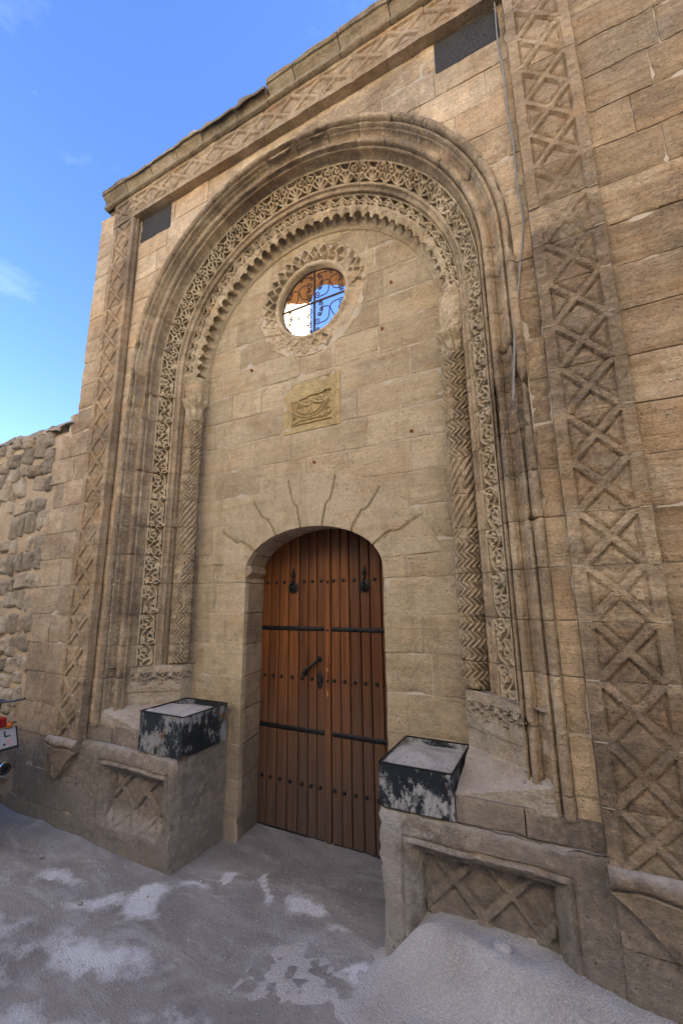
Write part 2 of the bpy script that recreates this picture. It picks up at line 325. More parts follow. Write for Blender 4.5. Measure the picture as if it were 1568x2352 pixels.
def block(name, x0, x1, z0, z1, y, mat, parent, hole=None, step=.03, rough=.004, chip=1.0, back=.04, gap=.0030, seed=0, relief=None, edge=.0016):
    xs = ticks(x0 + gap, x1 - gap, step); zs = ticks(z0 + gap, z1 - gap, step)
    X, Z = np.meshgrid(xs, zs)
    d = np.minimum(np.minimum(X - xs[0], xs[-1] - X), np.minimum(Z - zs[0], zs[-1] - Z))
    mask = None
    if hole is not None:
        s = hole(X, Z)
        if s.max() < .012: return None
        pos = s > 0
        mask = pos[:-1, :-1] | pos[1:, :-1] | pos[:-1, 1:] | pos[1:, 1:]
        if not mask.any(): return None
        kc = np.where(mask.any(0))[0]
        if len(kc) and (np.diff(kc) > 1).any():
            g_ = kc[np.argmax(np.diff(kc) > 1)]; xm = (xs[g_ + 1] + xs[kc[np.argmax(np.diff(kc) > 1) + 1]]) / 2
            for a_, b_ in ((x0, xm), (xm, x1)): block(name, a_, b_, z0, z1, y, mat, parent, hole, step, rough, chip, back, gap, seed, relief)
            return None
        need = ~pos
        if need.any():
            px, pz = project(hole, X[need], Z[need]); X = X.copy(); Z = Z.copy(); X[need] = px; Z[need] = pz
        d = np.minimum(d, np.maximum(s, 0))
    # wandering edges so that no two joints are ruled
    wob = .0022
    X = X + wob * vnoise(X * 9, 3, Z * 9, 5) * (d < .02); Z = Z + wob * vnoise(X * 9, 8, Z * 9, 6) * (d < .02)
    yj = random.uniform(-.0025, .0025); tl = random.uniform(-.006, .006); tm = random.uniform(-.006, .006)
    Y = y + yj + tl * (X - (x0 + x1) / 2) + tm * (Z - (z0 + z1) / 2)
    Y = Y + rough * fbm(X * 5, y, Z * 9, 4, 11) + rough * .5 * vnoise(X * 10, 1, Z * 45, 3)
    Y = Y + edge * np.exp(-d / .003)
    ch = np.maximum(0, fbm(X * 12, 2, Z * 12, 2, 21) - .32) * chip
    Y = Y + .035 * ch * np.exp(-d / .012)
    if relief is not None: Y = Y + relief(X, Z)
    return grid(name, np.stack([X, Y, Z], -1), mat, parent, mask, (0, back, 0))
def tube(V, Fc, pts, r, n=8, closed=False):
    pts = [Vector(p) for p in pts]; base = len(V); N = len(pts)
    prev = None
    for i, p in enumerate(pts):
        if closed: d = pts[(i + 1) % N] - pts[i - 1]
        else: d = pts[min(i + 1, N - 1)] - pts[max(i - 1, 0)]
        d.normalize()
        if prev is None: prev = d.orthogonal().normalized()
        u = (prev - d * prev.dot(d)).normalized(); prev = u; w = d.cross(u)
        rr = r[i] if isinstance(r, (list, tuple)) else r
        for k in range(n):
            a = 2 * math.pi * k / n; V.append(tuple(p + (u * math.cos(a) + w * math.sin(a)) * rr))
    for i in range(N if closed else N - 1):
        for k in range(n):
            a = base + i * n + k; b = base + i * n + (k + 1) % n; c = base + ((i + 1) % N) * n
            Fc.append((a, b, c + (k + 1) % n, c + k))
    if not closed:
        Fc.append(tuple(base + k for k in range(n))[::-1]); Fc.append(tuple(base + (N - 1) * n + k for k in range(n)))
def tubes(name, polylines, r, mat, parent=None, n=7, closed=False):
    V, Fc = [], []
    for p in polylines: tube(V, Fc, p, r, n, closed)
    return mesh(name, V, Fc, mat, parent)
def boxv(V, Fc, x0, x1, y0, y1, z0, z1):
    b = len(V)
    V += [(x0, y0, z0), (x1, y0, z0), (x1, y1, z0), (x0, y1, z0), (x0, y0, z1), (x1, y0, z1), (x1, y1, z1), (x0, y1, z1)]
    Fc += [tuple(b + i for i in f) for f in ((3, 2, 1, 0), (4, 5, 6, 7), (0, 1, 5, 4), (1, 2, 6, 5), (2, 3, 7, 6), (3, 0, 4, 7))]
def box(name, x0, x1, y0, y1, z0, z1, mat, parent=None, bev=0):
    V, Fc = [], []; boxv(V, Fc, x0, x1, y0, y1, z0, z1)
    o = mesh(name, V, Fc, mat, parent, smooth=False)
    if bev:
        md = o.modifiers.new('bevel', 'BEVEL'); md.width = bev; md.segments = 2
    return o
def lathe(name, prof, centre, axis, mat, parent, n=20):
    """prof = [(radius, height)], turned about axis through centre"""
    ax_ = Vector(axis).normalized(); u = ax_.orthogonal().normalized(); w = ax_.cross(u); c0 = Vector(centre)
    V, Fc = [], []
    for r, h in prof:
        for k in range(n):
            a = 2 * math.pi * k / n; V.append(tuple(c0 + ax_ * h + (u * math.cos(a) + w * math.sin(a)) * max(r, 1e-4)))
    for i in range(len(prof) - 1):
        for k in range(n):
            Fc.append((i * n + k, i * n + (k + 1) % n, (i + 1) * n + (k + 1) % n, (i + 1) * n + k))
    Fc.append(tuple(range(n))[::-1]); Fc.append(tuple((len(prof) - 1) * n + k for k in range(n)))
    return mesh(name, V, Fc, mat, parent)

# ------------------------------------------------------------------ key dimensions (metres)
ZC = 3.52                       # springing / centre of the great arch
CZ = [1.11 + .2225 * k for k in range(-6, 24)]      # bed joints of the masonry
Y_FRAME, Y_FLAT, Y_TYMP, Y_DOOR = -.03, .035, .46, .756
def sd_arch(Rr):
    return lambda x, z: np.where(z > ZC, np.hypot(x, z - ZC), np.abs(x)) - Rr
def ell(x, z, w=.549, zs=1.85, h=.305):
    return np.where(z > zs, (np.sqrt((x / w)**2 + ((z - zs) / h)**2) - 1) * .36, np.abs(x) - w)

# ------------------------------------------------------------------ SETTING: ground
def ground_z(x, y):
    g = .085 + .03 * sst(-x, .5, 3) - .03 * sst(y, .1, .8) - .01 * sst(-y, .3, 3)
    return g + .010 * fbm(x * 1.7, y * 1.7, 0, 3, 3)
xs = np.concatenate([np.linspace(-14, -4, 12)[:-1], np.arange(-4, 2.6, .028), np.linspace(2.6, 12, 12)])
ys = np.concatenate([np.linspace(-9, -1.6, 12)[:-1], np.arange(-1.6, .86, .028)])
X, Y = np.meshgrid(xs, ys)
Z = ground_z(X, Y) + .006 * fbm(X * 8, Y * 8, 0, 4, 9) + .004 * np.maximum(0, fbm(X * 22, Y * 22, 0, 2, 19) - .1)
# dust banked against the foot of walls
Z = Z + .035 * np.exp(-np.maximum(0, -Y) / .05) * (np.abs(X) > .66) * (Y < .02) * (.6 + .5 * fbm(X * 4, 1, 0, 2, 2))
GP = np.stack([X, Y, Z], -1)
GO = grid('ground', GP, M['ground'], front=(0, 0, 1))
gx, gy_ = np.zeros(len(GO.data.vertices)), 0
co = np.zeros(len(GO.data.vertices) * 3, dtype=np.float32); GO.data.vertices.foreach_get('co', co); co = co.reshape(-1, 3)
gx, gy_ = co[:, 0], co[:, 1]; lm = np.zeros(len(gx))
wx_ = .16 * fbm(gx * 4, gy_ * 4, 1, 4, 31); wy_ = .16 * fbm(gx * 4, gy_ * 4, 5, 4, 32)
for (cx, cy, rx, ry, st_) in ((.60, -.13, .07, .06, 1), (-.63, -.14, .13, .10, 1), (-.30, .12, .07, .05, 1), (-.07, .19, .035, .10, .9), (.17, .17, .10, .10, .9), (-.42, -.02, .12, .05, .8), (-.85, -.30, .22, .07, .7), (-1.2, -.28, .25, .06, .6),
                              (-.55, -.52, .45, .13, .75), (-1.25, -.62, .40, .10, .7), (-.35, -.80, .40, .10, .6), (.1, -.55, .25, .12, .45), (-.9, -.85, .3, .06, .6), (-1.7, -.5, .3, .05, .5), (.35, .1, .1, .06, .6)):
    ca, sa_ = math.cos(.35), math.sin(.35); dx, dy = gx + wx_ - cx, gy_ + wy_ - cy; u_, v_ = dx * ca + dy * sa_, -dx * sa_ + dy * ca
    lm = np.maximum(lm, st_ * np.exp(-((u_ / rx) ** 2 + (v_ / ry) ** 2)))
at = GO.data.attributes.new('lime', 'FLOAT', 'POINT'); at.data.foreach_set('value', lm.astype(np.float32))
tag(GO, 'grey dusty trodden ground with white powder patches before the portal', kind='structure')
V, Fc = [], []
boxv(V, Fc, -400, 400, -400, -9, -.2, .02); boxv(V, Fc, -400, -14, -9, .86, -.2, .02); boxv(V, Fc, 12, 400, -9, .86, -.2, .02); boxv(V, Fc, -400, 400, .86, 400, -.2, .02)
tag(mesh('terrain', V, Fc, M['ground'], smooth=False), 'flat dusty land stretching away around the street', kind='structure')

# ------------------------------------------------------------------ THE PORTAL FACADE
FA = thing('portal_facade', 'tall carved sandstone portal wall with round arch recess and lattice frame', 'facade')

def course_blocks(name, xa, xb, za, zb, y, mat, lens=(.28, .5), hole=None, zlist=CZ, seed=0, **kw):
    rr = random.Random(seed); zz = [za] + [q for q in zlist if za + .03 < q < zb - .03] + [zb]
    for k in range(len(zz) - 1):
        x = xa; first = True
        while x < xb - 1e-6:
            ln = rr.uniform(*lens) * (rr.uniform(.35, 1) if first else 1); first = False
            x2 = x + ln
            if xb - x2 < lens[0] * .45: x2 = xb
            block(name, x, x2, zz[k], zz[k + 1], y, mat, FA, hole, **kw); x = x2

# mortar sheets behind the ashlar (thin pale joints)
def sheet(name, xa, xb, za, zb, y, hole, parent=FA, mat=None, step=.04, back=.02):
    xs = np.arange(xa, xb + step / 2, step); zs = np.arange(za, zb + step / 2, step)
    X, Z = np.meshgrid(xs, zs); mask = None
    if hole is not None:
        s = hole(X, Z); pos = s > 0; mask = pos[:-1, :-1] | pos[1:, :-1] | pos[:-1, 1:] | pos[1:, 1:]
        need = ~pos; X = X.copy(); Z = Z.copy(); px, pz = project(hole, X[need], Z[need]); X[need] = px; Z[need] = pz
    Yv = y + .0015 * vnoise(X * 30, 1, Z * 30, 7)
    return grid(name, np.stack([X, Yv, Z], -1), mat or M['mortar'], parent, mask, (0, back, 0))

# --- tympanum -----------------------------------------------------------
OC = (.012, 3.983); OR = .308
VQ_out = [(-1.0, 2.0), (-.789, 2.203), (-.491, 2.415), (-.164, 2.536), (.201, 2.528), (.536, 2.411), (.812, 2.218), (1.0, 2.0)]
def sd_vouss(x, z):                                # region covered by the voussoirs of the door arch
    r = np.hypot(x / .985, (z - 1.60) / .927) - 1
    return np.maximum(r * .9, 1.914 - z)
def tymp_hole(x, z):
    a = -(np.where(z > ZC, np.hypot(x, z - ZC), np.abs(x)) - 1.025)
    o = np.hypot(x - OC[0], z - OC[1]) - .475 - .03 * vnoise(x * 9, 4, z * 9, 2)
    p = np.maximum(np.abs(x - .02) - .25, np.abs(z - 3.082) - .208)
    return np.minimum(np.minimum(np.minimum(a, o), p), np.minimum(ell(x, z), sd_vouss(x, z)))
course_blocks('ashlar_block', -1.03, 1.03, 0.0, 4.56, Y_TYMP, M['ashlar'], (.26, .46), tymp_hole, seed=4, step=.028, rough=.004, chip=.6)
sheet('mortar_bed', -1.06, 1.06, -.1, 4.6, Y_TYMP + .0052,
      lambda x, z: np.minimum(np.minimum(np.minimum(np.hypot(x - OC[0], z - OC[1]) - .44, np.minimum(np.maximum(np.abs(x - .02) - .22, np.abs(z - 3.082) - .18), sd_vouss(x, z))), ell(x, z, .556, 1.85, .311)), -(np.where(z > ZC, np.hypot(x, z - ZC), np.abs(x)) - 1.06)))
# voussoirs of the segmental door arch with joggled joints
def ell_pt(th, w, zs, h): return np.array([w * math.sin(th), zs + h * math.cos(th)])
inner = [(-.549, 1.90), (-.477, 1.985), (-.298, 2.106), (-.085, 2.152), (.13, 2.147), (.352, 2.084), (.50, 1.975), (.549, 1.90)]
outer = [(-.948, 1.903), (-.789, 2.190), (-.491, 2.410), (-.164, 2.530), (.201, 2.522), (.536, 2.400), (.812, 2.180), (.948, 1.903)]
def jpt(i, v):
    a = np.array(inner[i]); b = np.array(outer[i]); p = a + (b - a) * v
    t_ = (b - a) / np.linalg.norm(b - a); n_ = np.array([t_[1], -t_[0]])
    off = 0 if i in (0, 7) else .030 * (np.clip((v - .44) / .07, 0, 1) - .5) * (1 if i > 3 else -1)
    return p + n_ * off
for i in range(7):
    us = np.concatenate([[0, .02, .06], np.linspace(.1, .9, 8), [.94, .98, 1]]); vs = np.concatenate([[0, .015, .04], np.linspace(.1, .38, 5), np.linspace(.42, .60, 10), np.linspace(.66, .92, 5), [.96, .985, 1]])
    P = np.zeros((len(vs), len(us), 3))
    for a_, v in enumerate(vs):
        pl, pr = jpt(i, v), jpt(i + 1, v)
        wdt = np.linalg.norm(pr - pl)
        for b_, u in enumerate(us):
            uu = .0075 / wdt + u * (1 - .015 / wdt)
            p = pl + (pr - pl) * uu
            # follow the curves of intrados and extrados
            s0 = math.hypot(p[0] / .549, max(0, p[1] - 1.85) / .305)
            e = np.array([p[0], p[1] - 1.85]); ei = e / max(s0, 1e-6)
            rin = np.linalg.norm(ei); s1 = math.hypot(p[0] / 1.0, (p[1] - 1.60) / .94)
            e2 = np.array([p[0], p[1] - 1.6]) / s1; pin = np.array([0, 1.85]) + ei; pout = np.array([0, 1.6]) + e2
            corr = (pin - p) * (1 - v)**3 + (pout - p) * v**3 if 0 < i < 6 or True else 0
            P[a_, b_, 0] = p[0] + corr[0]; P[a_, b_, 2] = p[1] + corr[1]
    U_, V_ = np.meshgrid(us, vs); d = np.minimum(np.minimum(U_, 1 - U_) * .3, np.minimum(V_, 1 - V_) * .45)
    P[..., 1] = Y_TYMP - .003 + .004 * fbm(P[..., 0] * 5, 1, P[..., 2] * 5, 3, 8) + .004 * np.exp(-d / .004)
    grid('voussoir', P, M['vouss'], FA, None, (0, .05, 0))
sheet('voussoir_bed', -1.0, 1.0, 1.86, 2.60, Y_TYMP + .0085, lambda x, z: np.minimum(ell(x, z, .556, 1.85, .311), -sd_vouss(x, z) + .004), mat=M['ashlar'])
for i in range(1, 7):                               # raised fillet in each joggled joint
    pl = []
    for v in (.02, .15, .3, .438, .512, .65, .8, .985):
        p = jpt(i, v); pl.append((p[0], Y_TYMP - .001, p[1]))
    tubes('joint_fillet', [pl], .0042, M['ashlar'], FA, 5)

# --- reveal and soffit of the doorway -----------------------------------
RQ = []
def rev_path(s):                                   # s: 0..1 left foot -> crown -> right foot
    H = 1.85; arc = math.pi / 2 * .42 * 2; tot = 2 * H + arc; q = s * tot
    if q < H: return (-1, 0, q)
    if q > H + arc: return (1, 0, tot - q)
    th = (q - H) / arc * math.pi - math.pi / 2; return (math.sin(th), math.cos(th), 1.85)
H_ = 1.85; arc_ = math.pi / 2 * .42 * 2; tot_ = 2 * H_ + arc_
cuts = [0] + [z for z in CZ if .1 < z < 1.8] + [1.82] + [H_ + arc_ * k / 7 for k in range(1, 7)] + [tot_ - 1.82] + [tot_ - z for z in CZ[::-1] if .1 < z < 1.8] + [tot_]
for k in range(len(cuts) - 1):
    ss = np.linspace(cuts[k] + .003, cuts[k + 1] - .003, 9); ds = np.linspace(0, 1, 12)
    P = np.zeros((12, 9, 3))
    for a_, dd in enumerate(ds):
        for b_, q in enumerate(ss):
            cx, cz, zb = rev_path(q / tot_)
            w = .549 + .062 * dd; h = .305 + .02 * dd
            er = .006 * float(vnoise(q * 9, dd * 4, 0, 13)) + (.010 * math.exp(-dd / .05)) + .02 * max(0, float(fbm(q * 7, dd * 2, 3, 2, 5)) - .2) * math.exp(-dd * 3)
            P[a_, b_] = ((w + er) * cx, Y_TYMP + .004 + dd * (Y_DOOR - Y_TYMP + .03), zb + (h + er) * cz)
    grid('reveal_stone', P, M['left'], FA, None, None, front=(0, -.01, 0) if True else None)
# impost at the left springing and the broken stub of the right one
for sx, l0, l1 in ((-1, .0, .24), (1, .1, .235)):
    V = []; prof = [(.0, 1.80), (.012, 1.815), (.045, 1.835), (.062, 1.85), (.062, 1.885), (.05, 1.90), (0, 1.905)]
    ysx = np.linspace(Y_TYMP + l0 + .005, Y_TYMP + l1, 8)
    P = np.array([[(sx * (.556 + .06 * (yy - Y_TYMP) / .3 - px * (1 if sx < 0 else .7)) + .002 * math.sin(yy * 60 + pz * 90), yy, pz) for yy in ysx] for px, pz in prof])
    n_, k_ = P.shape[:2]; Vv = P.reshape(-1, 3); Fq = [(i * k_ + j, i * k_ + j + 1, (i + 1) * k_ + j + 1, (i + 1) * k_ + j) for i in range(n_ - 1) for j in range(k_ - 1)]
    Fq += [tuple(i * k_ for i in range(n_)), tuple(i * k_ + k_ - 1 for i in range(n_))[::-1]]
    mesh('impost', Vv, Fq, M['left'], FA)

# --- great arch: swept mouldings ----------------------------------------
RREF = 1.25; HALF = math.pi * RREF / 2
def pmap(Sv, A, Yv):
    ph = np.clip(Sv, -HALF, HALF) / RREF; ex = np.maximum(np.abs(Sv) - HALF, 0)
    return np.stack([A * np.sin(ph), Yv + 0 * A, ZC + A * np.cos(ph) - ex], -1)
def s_of_z(z): return HALF + (ZC - z)
def piece_cuts(zbot, npc):
    js = [s_of_z(z) for z in CZ[::-1] if zbot + .02 < z < ZC - .05]
    js = js + [s_of_z(zbot)]
    arcs = [-HALF + 2 * HALF * k / npc for k in range(npc + 1)]
    return [-q for q in js[::-1]] + arcs + js
def densify(prof, st=.007):
    o = [prof[0]]
    for a, b in zip(prof[:-1], prof[1:]):
        n = max(1, int(math.hypot(b[0] - a[0], b[1] - a[1]) / st))
        for k in range(1, n + 1): o.append((a[0] + (b[0] - a[0]) * k / n, a[1] + (b[1] - a[1]) * k / n))
    return np.array(o)
def sweep(name, prof, cuts, mat, ero=.004, big=0.0, gap=.0012, label=None):
    pr = densify(prof); tg = np.gradient(pr, axis=0); tg /= np.maximum(np.linalg.norm(tg, axis=1, keepdims=True), 1e-9)
    nr = np.stack([tg[:, 1], -tg[:, 0]], -1)
    if nr[:, 1].sum() > 0: nr = -nr                # towards the viewer
    for a, b in zip(cuts[:-1], cuts[1:]):
        ss = ticks(a + gap, b - gap, .022, .003, .010); Sg, I = np.meshgrid(ss, np.arange(len(pr)), indexing='xy')
        A = pr[I, 0]; Yv = pr[I, 1]; P0 = pmap(Sg, A, Yv)
        d = np.minimum(Sg - ss[0], ss[-1] - Sg)
        e = ero * .6 * fbm(P0[..., 0] * 26, P0[..., 1] * 26, P0[..., 2] * 26, 4, 31) + ero * .35 * vnoise(P0[..., 0] * 50, P0[..., 1] * 50, P0[..., 2] * 50, 6)
        e = e - .0025 * np.exp(-d / .002) + random.uniform(-.0008, .0008)
        if big:
            q = np.maximum(0, fbm(P0[..., 0] * 3.2, 7, P0[..., 2] * 3.2, 3, 78) - .26)
            q = q + .16 * np.exp(-((P0[..., 0] - .35) / .55) ** 2) * (P0[..., 2] > 4.7) * (.6 + fbm(P0[..., 0] * 9, 2, P0[..., 2] * 9, 3, 88))
            e = e - big * np.minimum(q * 2.2, .5) * sst(P0[..., 2], 2.2, 2.9) * (1 + .8 * fbm(P0[..., 0] * 22, P0[..., 1] * 22, P0[..., 2] * 22, 3, 71))
            e = e - .05 * np.maximum(0, fbm(P0[..., 0] * 18, 3, P0[..., 2] * 18, 2, 55) - .4) * np.exp(-d / .012)
        A2 = A + nr[I, 0] * e; Y2 = Yv + nr[I, 1] * e
        grid(name, pmap(Sg, A2, Y2), mat, FA, None, None, sharp=50)
def roll(c, r, a0, a1, n=7): return [(c[0] + r * math.cos(math.radians(a0 + (a1 - a0) * k / n)), c[1] + r * math.sin(math.radians(a0 + (a1 - a0) * k / n))) for k in range(n + 1)]
hood = [(1.500, .044), (1.490, .040), (1.489, .030)] + roll((1.470, .024), .021, 15, -165, 8) + [(1.447, .030), (1.447, .046), (1.440, .048), (1.440, .036)] + roll((1.430, .034), .009, 0, -180, 5) + \
       [(1.418, .042), (1.418, .056), (1.411, .060), (1.408, .078), (1.398, .090), (1.386, .092), (1.382, .080), (1.375, .078)] + roll((1.356, .082), .018, -20, -200, 7) + [(1.338, .104), (1.338, .114), (1.332, .116)]
hood2 = [(1.332, .116), (1.331, .098), (1.322, .094), (1.316, .100), (1.316, .108), (1.322, .124), (1.325, .146), (1.320, .168), (1.312, .180), (1.306, .184), (1.301, .172)]
backp = [(1.505, .085), (1.44, .115), (1.365, .155), (1.335, .225), (1.24, .315), (1.195, .355), (1.172, .42), (1.10, .475)]
cut1 = piece_cuts(.80, 17)
_pr = np.array(backp); _ss = np.concatenate([-np.linspace(s_of_z(.72), HALF, 40), np.linspace(-HALF, HALF, 90)[1:-1], np.linspace(HALF, s_of_z(.72), 40)])
_S, _I = np.meshgrid(_ss, np.arange(len(_pr)), indexing='xy')
grid('mortar_bed', pmap(_S, _pr[_I, 0], _pr[_I, 1]), M['mortar'], FA, None, None)
sweep('arch_moulding', hood, cut1, M['mould'], .004, .045)
sweep('cavetto_moulding', hood2, cut1, M['mould'], .003, .02)
fil = [(1.209, .272), (1.209, .256), (1.200, .258), (1.199, .272), (1.195, .276)] + roll((1.186, .290), .0125, -60, -230, 7) + [(1.176, .310), (1.172, .306), (1.166, .306), (1.164, .320)]
sweep('inner_fillet', fil, piece_cuts(1.12, 17), M['mould'], .002, 0)
sweep('shaft_niche', [(1.166, .318), (1.162, .38), (1.140, .425), (1.10, .45), (1.055, .455), (1.03, .462)],
      [-s_of_z(1.15)] + [-s_of_z(z) for z in CZ if 1.2 < z < 3.5] + [-HALF], M['left'], .003)
sweep('shaft_niche', [(1.166, .318), (1.162, .38), (1.140, .425), (1.10, .45), (1.055, .455), (1.03, .462)],
      [HALF] + [s_of_z(z) for z in CZ[::-1] if 1.2 < z < 3.5] + [s_of_z(1.15)], M['left'], .003)

# --- pierced carving -----------------------------------------------------
def arcp(cx, cy, r, a0, a1, n=14, r1=None):
    r1 = r if r1 is None else r1
    return [(cx + (r + (r1 - r) * k / n) * math.cos(a0 + (a1 - a0) * k / n), cy + (r + (r1 - r) * k / n) * math.sin(a0 + (a1 - a0) * k / n)) for k in range(n + 1)]
def petal(cx, cy, ang, ln, w, n=12):
    o = []
    for k in range(n + 1):
        t_ = k / n * 2 * math.pi; lx = ln / 2 * (1 - math.cos(t_)); ly = w / 2 * math.sin(t_) * (lx / ln * 1.5 + .25)
        o.append((cx + lx * math.cos(ang) - ly * math.sin(ang), cy + lx * math.sin(ang) + ly * math.cos(ang)))
    return o
PI = math.pi
def tile_scroll(v):
    st = [[(k / 16, .5 + .34 * math.sin(2 * PI * k / 16)) for k in range(17)]]
    st.append(arcp(.27, .36, .25, PI * .9, PI * 3.3, 22, .06)); st.append(arcp(.77, .64, .25, -PI * .1, PI * 2.3, 22, .06))
    st.append(petal(.02, .5, -.9 - .2 * v, .42, .22)); st.append(petal(.52, .5, .9 + .15 * v, .42, .22))
    st.append(petal(.5, .14, PI * .95, .3, .16)); st.append(petal(.98, .88, -PI * .95, .3, .16))
    if v % 2: st.append(arcp(.5, .82, .09, 0, 2 * PI, 10))
    return st
def tile_fan(v):
    st = []
    for k, a in enumerate(np.linspace(.32, PI - .32, 5)): st.append(petal(.5, .06, a, .56 - .06 * abs(k - 2), .20))
    st.append(arcp(.5, .12, .52, .1, PI - .1, 16)); st.append(arcp(0, .80, .12, 0, 2 * PI, 10)); st.append(arcp(1, .80, .12, 0, 2 * PI, 10))
    st.append(petal(.12, .95, -.35, .4, .18)); st.append(petal(.88, .95, PI + .35, .4, .18)); st.append([(0, .02), (0, .66)]); st.append([(1, .02), (1, .66)])
    st.append(petal(.02, .5, -1.3, .42, .2)); st.append(petal(.98, .5, -PI + 1.3, .42, .2))
    if v % 2: st.append(arcp(.5, .84, .08, 0, 2 * PI, 9))
    return st
def tile_quatre(v):
    st = [[(0, 0), (.06, .50), (.5, 1.0), (.94, .50), (1, 0)], [(.5, .04), (.5, .82)], [(.10, .40), (.90, .40)], [(.26, .12), (.5, .24), (.74, .12)], [(0, .02), (1, .02)], [(.27, .66), (.5, .56), (.73, .66)]]
    if v == 1: st.append(arcp(.5, .40, .15, 0, 2 * PI, 10))
    if v == 2: st += [[(.0, .98), (.0, .6)], [(1, .98), (1, .6)]]
    return st
def tile_fan2(v):                                    # one palmette, drawn on a field 2 long and 1 high, then scaled to 1 x 1
    st = []
    for a, ln in ((PI / 2 - .30, .66), (PI / 2 + .30, .66), (PI / 2 - .86, .66), (PI / 2 + .86, .66)): st.append(petal(1, .04, a, ln, .26))
    st += [petal(0, .04, .95, .52, .22), petal(2, .04, PI - .95, .52, .22), [(0, .04), (0, .70)], [(2, .04), (2, .70)], [(1, .05), (1, .62)]]
    st += [arcp(.34, .70, .19, -.4, PI * 1.9, 18, .07), arcp(1.66, .70, .19, PI + .4, PI - PI * 1.9, 18, .07)]
    st += [[(0, .70), (.12, .92), (.34, .97)], [(2, .70), (1.88, .92), (1.66, .97)], arcp(1, 1.10, .42, PI * 1.12, PI * 1.88, 12)]
    if v % 2: st.append(arcp(1, .80, .08, 0, 2 * PI, 9))
    return [[(x / 2, y) for x, y in q] for q in st]
def tile_scroll2(v):
    st = [[(k / 12, .5 + .36 * math.sin(PI * k / 12)) for k in range(25)]]
    st += [arcp(.50, .36, .27, PI * .85, PI * 3.3, 24, .08), arcp(1.50, .64, .27, -PI * .15, PI * 2.3, 24, .08)]
    st += [petal(0, .5, -1.0, .48, .24), petal(1.0, .5, 1.0, .48, .24), petal(1.02, .16, .25, .40, .20), petal(.05, .86, -.25, .40, .2), petal(.98, .12, PI - .5, .28, .15), petal(1.95, .90, PI + .4, .3, .16)]
    return [[(x / 2, y) for x, y in q] for q in st]
def seg_dist(px, py, strokes, sx, sy):
    D = np.full(px.shape, 9.0)
    for st in strokes:
        for (ax0, ay0), (bx, by) in zip(st[:-1], st[1:]):
            a0, a1, b0, b1 = ax0 * sx, ay0 * sy, bx * sx, by * sy; dx, dy = b0 - a0, b1 - a1; l2 = dx * dx + dy * dy + 1e-12
            t_ = np.clip(((px - a0) * dx + (py - a1) * dy) / l2, 0, 1); D = np.minimum(D, np.hypot(px - a0 - t_ * dx, py - a1 - t_ * dy))
    return D
def lace_band(name, p0, p1, cuts, tilef, mat, depth=.028, rib=.0058, per=2, ns=30, nu=30, jambtile=None, damage=0, unit=.115):
    """carved band on the line p0 (outer edge) -> p1 (inner edge) of the profile; u runs from inner to outer"""
    p0 = np.array(p0); p1 = np.array(p1); Wd = np.linalg.norm(p1 - p0); t_ = (p0 - p1) / Wd; nr = np.array([t_[1], -t_[0]])
    if nr[1] > 0: nr = -nr
    cache = {}
    for idx, (a, b) in enumerate(zip(cuts[:-1], cuts[1:])):
        Lp = b - a; jam = abs((a + b) / 2) > HALF; f = jambtile if (jam and jambtile) else tilef
        npt = max(1, round(Lp / unit)); Lt = Lp / npt; v = random.randrange(3)
        us = np.linspace(0, 1, nu); ss = np.linspace(0, 1, int(ns * Lp / .115))
        Sg, Ug = np.meshgrid(ss, us)
        wx = .045 * fbm(Sg * 6 + idx * 7, Ug * 4, 1, 2, 3); wy = .05 * fbm(Sg * 6 + idx * 7, Ug * 4, 5, 2, 4)
        loc = (Sg * npt) % 1.0; bord = .07
        uu = (Ug - bord) / (1 - 2 * bord)
        D = seg_dist((loc + wx) * Lt, (uu + wy) * Wd * (1 - 2 * bord), f(v), Lt, Wd * (1 - 2 * bord))
        h = -depth + depth * sst(D, rib + .0032, rib - .0005)
        h = h - .003 * (1 - sst(D, rib * .9, 0)) * (D < rib)         # rounded ribbon backs
        edge = np.minimum(Ug, 1 - Ug); h = np.where(edge < bord, 0.0, h)
        sa = a + .0015 + Sg * (Lp - .003)
        base = p1[None, None] + t_[None, None] * (Ug * Wd)[..., None]
        P0 = pmap(sa, base[..., 0], base[..., 1])
        e = fbm(P0[..., 0] * 5, 3, P0[..., 2] * 5, 3, 91)
        er = np.clip((e - .22) * 3, 0, 1) * (1 if damage else .35)
        flatl = -.008 + .006 * fbm(P0[..., 0] * 20, 3, P0[..., 2] * 20, 2, 9)
        h = h * (1 - er) + er * flatl + .0018 * fbm(P0[..., 0] * 70, 3, P0[..., 2] * 70, 2, 12)
        dd = np.minimum(Sg, 1 - Sg) * Lp; h = h - .004 * np.exp(-dd / .002)
        A = base[..., 0] + nr[0] * h; Yv = base[..., 1] + nr[1] * h
        grid(name, pmap(sa, A, Yv), mat, FA, None, None, smooth=True, sharp=60)
cutL = piece_cuts(1.02, 17)
lace_band('lace_panel', (1.302, .170), (1.207, .259), cutL, tile_fan2, M['lace'], depth=.042, rib=.0062, jambtile=tile_scroll2, unit=.225)
arc_cuts = [-HALF - .01 + (2 * HALF + .02) * k / 17 for k in range(18)]
lace_band('inner_lace_panel', (1.168, .308), (1.098, .338), arc_cuts, tile_quatre, M['lace'], depth=.040, rib=.0050)
